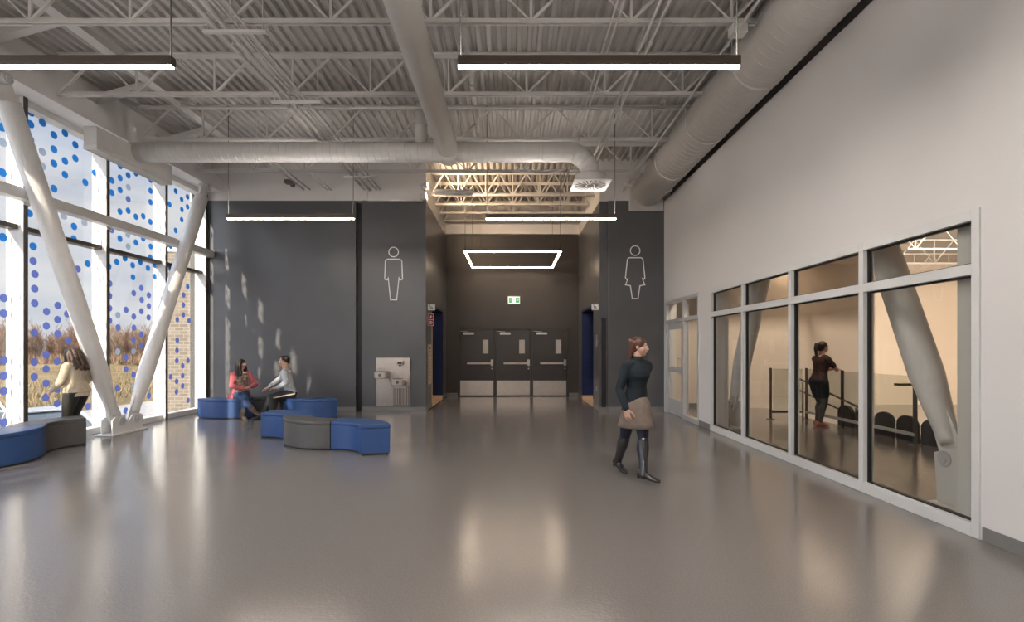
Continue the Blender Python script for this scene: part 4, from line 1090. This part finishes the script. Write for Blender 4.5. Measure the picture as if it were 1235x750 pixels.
    def body(s, voxel=.0055, skirted=False):
        bm = NB(); s.torso(bm); s.head(bm)
        for q in s.arm:
            limb(bm, s.arm_pts(q))
            limb(bm, [(s.P.lerp(s.N, .93)+s.sx*(.05 if q == 'L' else -.05)*s.H, .036*s.H), (s.sh[q], .036*s.H)])
            if q in s.handspec: s.add_hand(bm, q, *s.handspec[q])
        for q in s.leg:
            limb(bm, s.leg_pts(q)); h, k, a, toe = s.leg[q]
            fs = toe.cross(V((0, 0, 1))).normalized(); fu = fs.cross(toe).normalized(); b0 = a-fu*.040*s.H
            limb(bm, [(a, .0215*s.H), (b0-toe*.018*s.H+fu*.024*s.H, .016*s.H), (b0+toe*.055*s.H+fu*.018*s.H, .012*s.H), (b0+toe*.09*s.H+fu*.014*s.H, .008*s.H)])
        o = fuse(bm, voxel, SK, 'body', s.root, 3); o['label'] = 'skin of face and hands'
        # eyes, brows and lips
        h = .13*s.H
        for k in (-1, 1):
            e = NB(); ball(e, s.hp(k*.14, -.345, .02), .058*h, sub=2); eo = build('eye', e, M['eye_white'], s.root, normals=False)
            e = NB(); ball(e, s.hp(k*.145, -.392, .02), (.026*h, .014*h, .028*h), s.R, 2); build('iris', e, M['iris'], eo, normals=False)
            e = NB(); limb(e, [(s.hp(k*.05, -.405, .115), .014*h), (s.hp(k*.14, -.41, .14), .016*h), (s.hp(k*.23, -.36, .11), .010*h)]); build('eyebrow', e, s.hairm, s.root, normals=False)
        e = NB(); ball(e, s.hp(0, -.425, -.238), (.085*h, .028*h, .02*h), s.R, 2); ball(e, s.hp(0, -.415, -.283), (.075*h, .03*h, .022*h), s.R, 2); build('lips', e, M['lip'], s.root, normals=False)
        return o
    def top(s, m, name='sweater', infl=.012, t0=-.02, sleeve=.97, turtleneck=False, hem=0, voxel=.007, loose=1.0, disp=None, arms=True):
        bm = NB(); s.torso(bm, t0-.06, 1.07 if turtleneck else .99, infl, loose)
        if arms:
            for q in s.arm:
                limb(bm, s.arm_pts(q, sleeve) if sleeve > .5 else s.arm_pts(q)[:2] + [(s.arm[q][0].lerp(s.arm[q][1], sleeve*2), .027*s.H)], infl*.9)
                limb(bm, [(s.P.lerp(s.N, .93)+s.sx*(.05 if q == 'L' else -.05)*s.H, .036*s.H), (s.sh[q], .037*s.H)], infl)
        if turtleneck: limb(bm, [(s.N-s.u*.02*s.H, .039*s.H), (s.N+s.u*.022*s.H, .037*s.H)], .004)
        return fuse(bm, voxel, m, name, s.root, 4, disp)
    def trousers(s, m, name='trousers', infl=.012, t=.94, top_t=.12, voxel=.007):
        bm = NB(); s.torso(bm, -1, top_t, infl*.8)
        for q in s.leg: limb(bm, s.leg_pts(q, 1.0), infl); 
        o = fuse(bm, voxel, m, name, s.root, 3); return o
    def shoe(s, q, m, name='shoe', boot=0.0, sole=.012, heel=0.0):
        h, k, a, toe = s.leg[q]; H = s.H; up = V((0, 0, 1)); side = toe.cross(up).normalized(); up = side.cross(toe).normalized()
        base = a-up*.040*H
        bm = NB()
        rg = []
        for l, w, ht, zc in ((-.042, .012, .012, .016), (-.036, .022, .026, .024), (-.01, .026, .034, .030), (.03, .025, .026, .022), (.065, .029, .0185, .016), (.095, .026, .015, .0125), (.118, .015, .010, .010), (.124, .005, .005, .008)):
            rg.append((base+toe*l*H+up*(zc*H+heel*max(0, (.06-l)/.1)*H*.5), side, up, w*H, ht*H))
        loft(bm, rg, 18)
        if boot:
            d = (k-a).normalized(); limb(bm, [(a-d*.015*H, .0265*H), (a.lerp(k, boot*.4), .029*H), (a.lerp(k, boot*.72), .0385*H), (a.lerp(k, boot), .039*H)], .004)
        else: limb(bm, [(a-up*.012*H, .024*H), (a+up*.008*H, .0245*H)], .003)
        if heel: 
            bb = base-toe*.03*H; tube(bm, [bb+up*.03*H, V((bb.x, bb.y, max(.0, base.z-.0)))], [.018*H, .014*H], 10)
        return fuse(bm, .006, m, name, s.root, 2)
    def hair_cap(s, bm, front=.0):
        h = .13*s.H
        ball(bm, s.hp(0, .10, .165), (.405*h, .455*h, .40*h), s.R, 3); ball(bm, s.hp(0, .24, -.10), (.33*h, .30*h, .30*h), s.R, 3)

def locks(hu, bm, starts, ends, r0, r1, mid=None, n=3):
    for a, b in zip(starts, ends):
        A, B = hu.hp(*a), hu.hp(*b) if isinstance(b, tuple) else b
        C = A.lerp(B, .5)+hu.R @ V(((a[0]*.10), .02, .03))*.13*hu.H
        limb(bm, [(A, r0), (C, (r0+r1)*.55), (B, r1)])

HH = .13
# ---- 1 woman walking towards the camera
D2R = math.radians
t = thing('person', 'walking woman in dark turtleneck, taupe skirt and tall black boots', 'person', (1.455, 5.80, 0), D2R(33))
hu = Human(t, 1.63, neck=(.0, -.02, .83*1.63), yaw=D2R(33), pitch=D2R(4), sh_yaw=D2R(-8)); hu.hairm = M['hair_red']; hu.handspec = {}
hu.set_arm('R', (-.255, -.10, .83), (-.3, 1, -.1)); hu.set_arm('L', (.27, .10, .84), (.3, 1, .0))
def loc(root, p):  # world to local point of a thing turned about z
    q = V(p)-root.location; q.rotate(Matrix.Rotation(-root.rotation_euler.z, 3, 'Z')); return q
hu.set_leg('L', loc(t, (1.475, 5.52, .085)), (0, -1, .1), loc(t, t.location+V((.75, -.62, -.10))))
hu.set_leg('R', loc(t, (1.30, 6.07, .105)), (.0, -1, .05), loc(t, t.location+V((.35, -.85, -.25))))
hu.handspec = {'R': ((.05, -.18, -1), (1, .1, 0), .45), 'L': ((0, .05, -1), (-1, 0, 0), .5)}
hu.body()
hu.top(hm('dark_teal_knit', (.006, .013, .019, 1), .85, var=.2, bump=.2, bscale=250), 'sweater', .011, .02, turtleneck=True)
hu.trousers(hm('dark_navy_tights', (.014, .016, .035, 1), .7), 'tights', .006, top_t=.1)
bm = NB(); rg = []
P = hu.P
for z, rx, ry in ((.10, .128, .10), (.075, .145, .115), (.03, .170, .138), (-.06, .184, .156), (-.14, .190, .178), (-.20, .194, .200), (-.25, .198, .222)):
    rg.append((P+V((0, -.012+z*-.03, z)), V((1, 0, 0)), V((0, 1, 0)), rx, ry))
inner = [(c, a, b, rx-.012, ry-.012) for c, a, b, rx, ry in reversed(rg)]
loft(bm, rg+inner, 36, cap=False)
rgf = bm.faces
build('skirt', bm, hm('taupe_wool', (.20, .160, .13, 1), .85, var=.12, vscale=20, bump=.2, bscale=200), t, smooth=True)
for q in ('L', 'R'): hu.shoe(q, hm('black_leather', (.016, .015, .017, 1), .22, coat=.3), 'boot', boot=.92, heel=.02)
bm = NB(); hu.hair_cap(bm)
locks(hu, bm, [(-.30, .25, .2), (-.2, .38, .2), (0, .45, .2), (.2, .38, .2), (.3, .25, .2)], [(-.22, .42, -.75), (-.12, .48, -.85), (0, .5, -.9), (.12, .48, -.85), (.2, .42, -.7)], .026, .012)
fuse(bm, .006, M['hair_red'], 'hair', t, 3, (.008, .02))
bm = NB(); limb(bm, [(hu.hp(-.36, .36, .30), .010), (hu.hp(-.12, .53, .34), .013), (hu.hp(.12, .53, .34), .013), (hu.hp(.36, .36, .30), .010)]); build('hair_clip', bm, hm('coral_clip', (.45, .16, .13, 1), .6), t, normals=False)

# ---- 2 woman seated, pink cardigan
t = thing('person', 'seated woman in pink cardigan and jeans with crossed legs', 'person', (-5.95, 10.93, 0), D2R(50))
hu = Human(t, 1.63, pel=(0, 0, .525), neck=(.0, -.03, .525+.287*1.63), yaw=D2R(36), pitch=D2R(2), sh_yaw=D2R(0), fat=1.08); hu.hairm = M['hair_dark']
hu.set_leg('L', loc(t, (-5.70, 10.58, .075)), (0, -.6, 1), (.1, -.8, -.1))
hu.set_leg('R', loc(t, (-5.36, 10.43, .205)), (.5, -.4, 1), loc(t, t.location+V((.85, -.25, -.35))))
hu.set_arm('R', (-.03, -.30, .66), (-1, .3, -.3)); hu.set_arm('L', (.10, -.27, .665), (1, .3, -.3))
hu.handspec = {'R': ((.9, -.3, -.05), (0, 0, -1), .35), 'L': ((-.85, -.35, .05), (0, 0, -1), .35)}
hu.body()
tee = hm('floral_tee', (.30, .24, .19, 1), .8, var=.8, vscale=16)
hu.top(tee, 'blouse', .014, 0, arms=False)
hu.trousers(hm('blue_denim', (.035, .068, .15, 1), .8, var=.2, vscale=14, bump=.2, bscale=300), 'jeans', .010)
pink = hm('pink_knit', (.52, .135, .15, 1), .85, var=.1, bump=.25, bscale=200)
bm = NB()
rings = []
# cardigan: open fronted shell around back and sides, plus sleeves
L_ = hu.N-hu.P
def shell(bm, hu, tab, open_a, infl, th=.012, seg=28):
    rr = []
    for tt, rx, ry, f in tab:
        c = hu.P+L_*tt-hu.f0*f*hu.H; row = []
        for off in (infl, infl+th):
            pts = []
            for k in range(seg+1):
                a = -PI/2+open_a(tt)+(2*PI-2*open_a(tt))*k/seg
                pts.append(bm.verts.new(c+hu.sx*(rx*hu.H*hu.fat+off)*math.cos(a)+hu.f0*(ry*hu.H*hu.fat+off)*math.sin(a)))
            row.append(pts)
        rr.append(row)
    for i in range(len(rr)-1):
        for o_ in (0, 1):
            for k in range(seg): bm.faces.new((rr[i][o_][k], rr[i][o_][k+1], rr[i+1][o_][k+1], rr[i+1][o_][k]))
        for k in (0, seg): bm.faces.new((rr[i][0][k], rr[i][1][k], rr[i+1][1][k], rr[i+1][0][k]))
    for i in (0, len(rr)-1):
        for k in range(seg): bm.faces.new((rr[i][0][k], rr[i][0][k+1], rr[i][1][k+1], rr[i][1][k]))
card = [(-.22, .125, .105, -.012), (-.10, .122, .10, -.012)] + [r for r in FEM if 0 <= r[0] <= .98]
shell(bm, hu, card, lambda tt: .72+.15*(1-max(0, tt)), .016)
for q in hu.arm:
    limb(bm, hu.arm_pts(q, .93), .016); limb(bm, [(hu.P.lerp(hu.N, .93)+hu.sx*(.068 if q == 'L' else -.068)*hu.H, .028*hu.H), (hu.sh[q], .038*hu.H)], .014)
fuse(bm, .006, pink, 'cardigan', t, 3, (.010, .05))
for q in ('L', 'R'): hu.shoe(q, hm('brown_suede_boot', (.075, .052, .042, 1), .7), 'boot', boot=.28)
bm = NB(); hu.hair_cap(bm)
locks(hu, bm, [(-.33, -.08, .25), (-.38, .1, .2), (-.34, .25, .2), (-.2, .4, .2), (0, .46, .2), (.2, .4, .2), (.34, .25, .2), (.38, .1, .2), (.33, -.08, .25)],
      [(-.52, -.30, -1.05), (-.58, -.05, -1.15), (-.5, .25, -1.1), (-.28, .42, -1.2), (0, .48, -1.2), (.28, .42, -1.2), (.5, .25, -1.1), (.58, -.05, -1.15), (.50, -.30, -1.05)], .028, .022)
fuse(bm, .006, M['hair_dark'], 'hair', t, 3, (.014, .025))

# ---- 3 man seated
t = thing('person', 'seated man in light grey shirt leaning toward the woman in pink', 'person', (-4.86, 10.97, 0), D2R(-62))
hu = Human(t, 1.74, male=True, pel=(0, 0, .525), neck=(.0, -.10, .525+.30*1.74), yaw=D2R(-14), pitch=D2R(0), sh_yaw=D2R(-18)); hu.hairm = M['hair_dark']
hu.set_leg('L', loc(t, (-5.02, 10.46, .075)), (0, -.6, 1), (.0, -1, -.05)); hu.set_leg('R', loc(t, (-5.32, 10.66, .075)), (0, -.6, 1), (-.05, -1, -.05))
hu.set_arm('R', loc(t, (-5.28, 10.66, .60)), (-1, .2, -.2)); hu.set_arm('L', loc(t, (-4.98, 10.62, .68)), (1, .6, -.2))
hu.handspec = {'R': ((-.05, -.9, -.35), (0, .3, -1), .45), 'L': ((-.3, -.9, -.15), (0, 0, -1), .4)}
hu.body()
hu.top(hm('light_grey_shirt', (.46, .48, .50, 1), .8, var=.10, vscale=25, bump=.15, bscale=120), 'shirt', .012, 0, disp=(.010, .06))
bm = NB(); n = 14
for k in range(n+1):
    a = -PI/2+.25+(2*PI-.5)*k/n
c0 = hu.N+hu.u*.006
limb(bm, [(c0+hu.sx*.070*math.cos(-PI/2+.3+(2*PI-.6)*k/n)+hu.f0*.066*math.sin(-PI/2+.3+(2*PI-.6)*k/n)-hu.f0*.005+hu.u*(.012*math.sin(-PI/2+.3+(2*PI-.6)*k/n)), .014) for k in range(n+1)])
fuse(bm, .006, hm('shirt_collar_cloth', (.50, .52, .54, 1), .8), 'collar', t, 2)
hu.trousers(hm('black_track_trousers', (.018, .019, .020, 1), .75), 'trousers', .014)
bm = NB(); h_, k_, a_, to_ = hu.leg['L']; d = (k_-h_).normalized(); sd = d.cross(V((0, 0, 1))).normalized()
if sd.x < 0: sd = -sd
pts = [h_+sd*.108-d*.03+V((0, 0, .015)), h_.lerp(k_, .4)+sd*.104+V((0, 0, .01)), k_+sd*.072]
limb(bm, [(p, .014) for p in pts]); build('side_stripe', bm, hm('pale_stripe', (.55, .45, .38, 1), .8), t, normals=False)
for q in ('L', 'R'): hu.shoe(q, hm('dark_trainer', (.03, .03, .032, 1), .6), 'shoe')
bm = NB(); h = .13*hu.H
ball(bm, hu.hp(0, .12, .185), (.385*h, .435*h, .385*h), hu.R, 3)
for k in (-1, 1): ball(bm, hu.hp(k*.30, .12, .03), (.075*h, .2*h, .16*h), hu.R, 2)
ball(bm, hu.hp(0, .36, -.02), (.24*h, .14*h, .2*h), hu.R, 2); ball(bm, hu.hp(0, -.18, .44), (.24*h, .16*h, .10*h), hu.R, 2)
fuse(bm, .006, M['hair_dark'], 'hair', t, 2, (.006, .015))

# ---- 4 woman at the dotted windows
t = thing('person', 'woman in cream top leaning against white brace, looking out the windows', 'person', (-7.07, 8.10, 0), D2R(-96))
hu = Human(t, 1.55, neck=(.0, -.03, .83*1.55-.015), pel=(0, 0, .52*1.55-.01), yaw=D2R(0), pitch=D2R(14), sh_yaw=D2R(6), fat=1.08); hu.hairm = M['hair_brown']
hu.set_leg('L', (.085, .03, .075), (0, -1, 0), (.2, -1, 0)); hu.set_leg('R', (-.085, -.05, .075), (0, -1, 0), (-.1, -1, 0))
hu.set_arm('L', (.20, -.23, .84), (.5, 1, -.2)); hu.set_arm('R', (-.17, -.24, .86), (-.6, 1, -.2))
hu.handspec = {'L': ((-.1, -.7, -.6), (-1, 0, -.2), .5), 'R': ((.2, -.7, -.5), (1, 0, -.2), .5)}
hu.body()
hu.trousers(hm('dark_olive_trousers', (.022, .022, .017, 1), .6, var=.2), 'trousers', .012)
cream = hm('cream_knit', (.55, .47, .35, 1), .85, var=.08, bump=.2, bscale=200)
bm = NB(); hu.torso(bm, .0, .99, .022, 1.05); L_ = hu.N-hu.P
loft(bm, [(hu.P+L_*tt, hu.x0, hu.f0, rx, ry) for tt, rx, ry in ((-.14, .160, .150), (-.05, .165, .152), (.1, .160, .140), (.3, .140, .118), (.4, .12, .095))])
for q in hu.arm:
    limb(bm, hu.arm_pts(q, .93), .018); limb(bm, [(hu.P.lerp(hu.N, .93)+hu.sx*(.05 if q == 'L' else -.05)*hu.H, .036*hu.H), (hu.sh[q], .038*hu.H)], .014)
fuse(bm, .007, cream, 'sweater', t, 4, (.016, .06))
for q in ('L', 'R'): hu.shoe(q, hm('dark_flat_shoe', (.03, .025, .022, 1), .5), 'shoe')
bm = NB(); hu.hair_cap(bm)
locks(hu, bm, [(-.33, -.08, .25), (-.38, .1, .2), (-.34, .25, .2), (-.2, .4, .2), (0, .46, .2), (.2, .4, .2), (.34, .25, .2), (.38, .1, .2), (.33, -.08, .25)],
      [(-.52, -.22, -.95), (-.60, .25, -1.25), (-.5, .62, -1.4), (-.28, .80, -1.5), (0, .86, -1.55), (.28, .80, -1.5), (.5, .62, -1.4), (.60, .25, -1.25), (.52, -.22, -1.0)], .030, .022)
fuse(bm, .006, M['hair_brown'], 'hair', t, 3, (.016, .025))

# ---- 5 woman behind the glazing
t = thing('person', 'woman in dark patterned top leaning on the glass guard rail', 'person', (6.02, 9.72, 0), D2R(96))
hu = Human(t, 1.64, neck=(.0, -.06, .83*1.64), yaw=D2R(2), pitch=D2R(2), fat=1.10); hu.hairm = M['hair_dark']
hu.set_leg('L', (.075, -.02, .075), (0, -1, 0), (.1, -1, 0)); hu.set_leg('R', (-.075, .05, .075), (0, -1, 0), (-.1, -1, 0))
hu.set_arm('R', (.04, -.34, 1.14), (-.8, -.2, -.7)); hu.set_arm('L', (-.02, -.32, 1.12), (.8, -.2, -.7))
hu.handspec = {'R': ((1, -.05, 0), (0, .3, -1), .5), 'L': ((-1, -.05, 0), (0, .3, -1), .5)}
hu.body()
hu.top(hm('dark_floral_top', (.060, .026, .024, 1), .8, var=.9, vscale=40), 'blouse', .014, 0.0, sleeve=.30)
hu.trousers(hm('grey_leggings', (.085, .08, .08, 1), .8), 'leggings', .008)
bm = NB(); hu.torso(bm, -1, .16, .016)
for q in hu.leg:
    hp_, kp_, ap_, to_ = hu.leg[q]; limb(bm, [(hp_, .060*hu.H*1.08), (hp_.lerp(kp_, .55), .052*hu.H*1.08)], .016)
fuse(bm, .007, hm('dark_blue_shorts', (.012, .018, .028, 1), .8), 'shorts', t, 3)
for q in ('L', 'R'): hu.shoe(q, hm('coral_shoe', (.42, .13, .10, 1), .6), 'shoe')
bm = NB(); hu.hair_cap(bm)
limb(bm, [(hu.hp(0, .45, .30), .030), (hu.hp(0, .66, .22), .040), (hu.hp(0, .72, -.2), .038), (hu.hp(0, .66, -.7), .026), (hu.hp(0, .62, -.95), .012)])
fuse(bm, .006, M['hair_dark'], 'hair', t, 3, (.010, .02))

# ------------------------------------------------------------------ light, sky, camera
def light(name, kind, loc, energy, color, **k):
    d = bpy.data.lights.new(name, kind); d.energy = energy; d.color = color
    for a, b in k.items(): setattr(d, a, b)
    o = bpy.data.objects.new(name, d); COL.objects.link(o); o.location = loc; return o
def aim(o, d): o.rotation_euler = V(d).to_track_quat('-Z', 'Y').to_euler()
s = light('sun', 'SUN', (-20, -20, 20), 4.2, (1, .87, .70), angle=D2R(.7)); aim(s, (.26, 1, -.40))
WARM = (1, .72, .46)
# beams of the two floodlights modelled above
for k, z in enumerate((5.35, 5.11)):
    f = light('floodlight_beam', 'SPOT', (-1.94, 11.74, z), 130, WARM, spot_size=D2R(110), spot_blend=.9, shadow_soft_size=.08); aim(f, (.75, .75, .12 if k else .3))
for (x, y, z, e, d, an) in ((8.6, 8.4, 4.8, 2300, (1, .55, -.35), 104), (7.0, 4.0, 4.8, 1700, (1, .5, -.35), 104), (10.5, 14.0, 5.0, 4300, (1, .75, -.2), 112), (6.2, 8.6, 5.6, 520, (0, 1, -.8), 100)):
    a = light('hall_fill_spot', 'SPOT', (x, y, z), e, (1, .85, .69), shadow_soft_size=.25, spot_size=D2R(an), spot_blend=.8); aim(a, d)  # added spots without fittings, placed to brighten the hall walls

w = bpy.data.worlds.new('sky'); scene.world = w; w.use_nodes = True
nt = w.node_tree; nt.nodes.clear(); N = nt.nodes.new; L = nt.links.new
out = N('ShaderNodeOutputWorld'); bg = N('ShaderNodeBackground'); tc = N('ShaderNodeTexCoord')
sp = N('ShaderNodeSeparateXYZ'); L(tc.outputs['Generated'], sp.inputs[0])
mp = N('ShaderNodeMapping'); mp.inputs['Scale'].default_value = (1.6, 1.6, 6.5); L(tc.outputs['Generated'], mp.inputs[0])
nz = N('ShaderNodeTexNoise'); nz.inputs['Scale'].default_value = 1.7; nz.inputs['Detail'].default_value = 6; nz.inputs['Roughness'].default_value = .55; L(mp.outputs[0], nz.inputs['Vector'])
cl = N('ShaderNodeValToRGB'); e = cl.color_ramp.elements; e[0].position = .40; e[0].color = (0, 0, 0, 1); e[1].position = .62; e[1].color = (1, 1, 1, 1); L(nz.outputs['Fac'], cl.inputs[0])
gr = N('ShaderNodeValToRGB'); e = gr.color_ramp.elements
e[0].position = 0; e[0].color = (.86, .88, .92, 1); e[1].position = .6; e[1].color = (.52, .64, .88, 1); x = e.new(.16); x.color = (.82, .86, .95, 1); L(sp.outputs[2], gr.inputs[0])
mx = N('ShaderNodeMix'); mx.data_type = 'RGBA'; L(cl.outputs[0], mx.inputs[0]); L(gr.outputs[0], mx.inputs[6]); mx.inputs[7].default_value = (.98, .96, .97, 1)
n2 = N('ShaderNodeTexNoise'); n2.inputs['Scale'].default_value = 3.2; n2.inputs['Detail'].default_value = 5; L(mp.outputs[0], n2.inputs['Vector'])
c2 = N('ShaderNodeValToRGB'); e = c2.color_ramp.elements; e[0].position = .35; e[0].color = (.78, .80, .85, 1); e[1].position = .65; e[1].color = (1, 1, 1, 1); L(n2.outputs['Fac'], c2.inputs[0])
m3 = N('ShaderNodeMix'); m3.data_type = 'RGBA'; m3.blend_type = 'MULTIPLY'; m3.inputs[0].default_value = .8; L(mx.outputs[2], m3.inputs[6]); L(c2.outputs[0], m3.inputs[7])
L(m3.outputs[2], bg.inputs['Color']); 
s1 = N('ShaderNodeMapRange'); s1.interpolation_type = 'SMOOTHSTEP'; L(sp.outputs[1], s1.inputs['Value'])
for k_, v_ in (('From Min', .15), ('From Max', -.6), ('To Min', 0), ('To Max', 1.3)): s1.inputs[k_].default_value = v_
s2 = N('ShaderNodeMapRange'); s2.interpolation_type = 'SMOOTHSTEP'; L(sp.outputs[2], s2.inputs['Value'])
for k_, v_ in (('From Min', .40), ('From Max', .8), ('To Min', .39), ('To Max', 1.6)): s2.inputs[k_].default_value = v_
sa = N('ShaderNodeMath'); sa.operation = 'ADD'; L(s1.outputs[0], sa.inputs[0]); L(s2.outputs[0], sa.inputs[1]); L(sa.outputs[0], bg.inputs['Strength'])

L(bg.outputs[0], out.inputs['Surface'])

cd = bpy.data.cameras.new('camera'); cam = bpy.data.objects.new('camera', cd); COL.objects.link(cam)
cam.location = (0, 0, 1.5); cam.rotation_euler = (PI/2, 0, 0)
cd.sensor_fit = 'HORIZONTAL'; cd.sensor_width = 36; cd.lens = 36*600/1235
cd.shift_x = (617.5-616)/1235; cd.shift_y = (421-375)/1235; cd.clip_start = .05; cd.clip_end = 1000
scene.camera = cam
vs = scene.view_settings; vs.view_transform = 'Standard'; vs.look = 'None'; vs.gamma = 1; vs.use_curve_mapping = False; vs.exposure = 1.18
scene.cycles.use_denoising = True; scene.cycles.max_bounces = 10; scene.cycles.diffuse_bounces = 5; scene.cycles.transparent_max_bounces = 24; scene.cycles.sample_clamp_indirect = 8
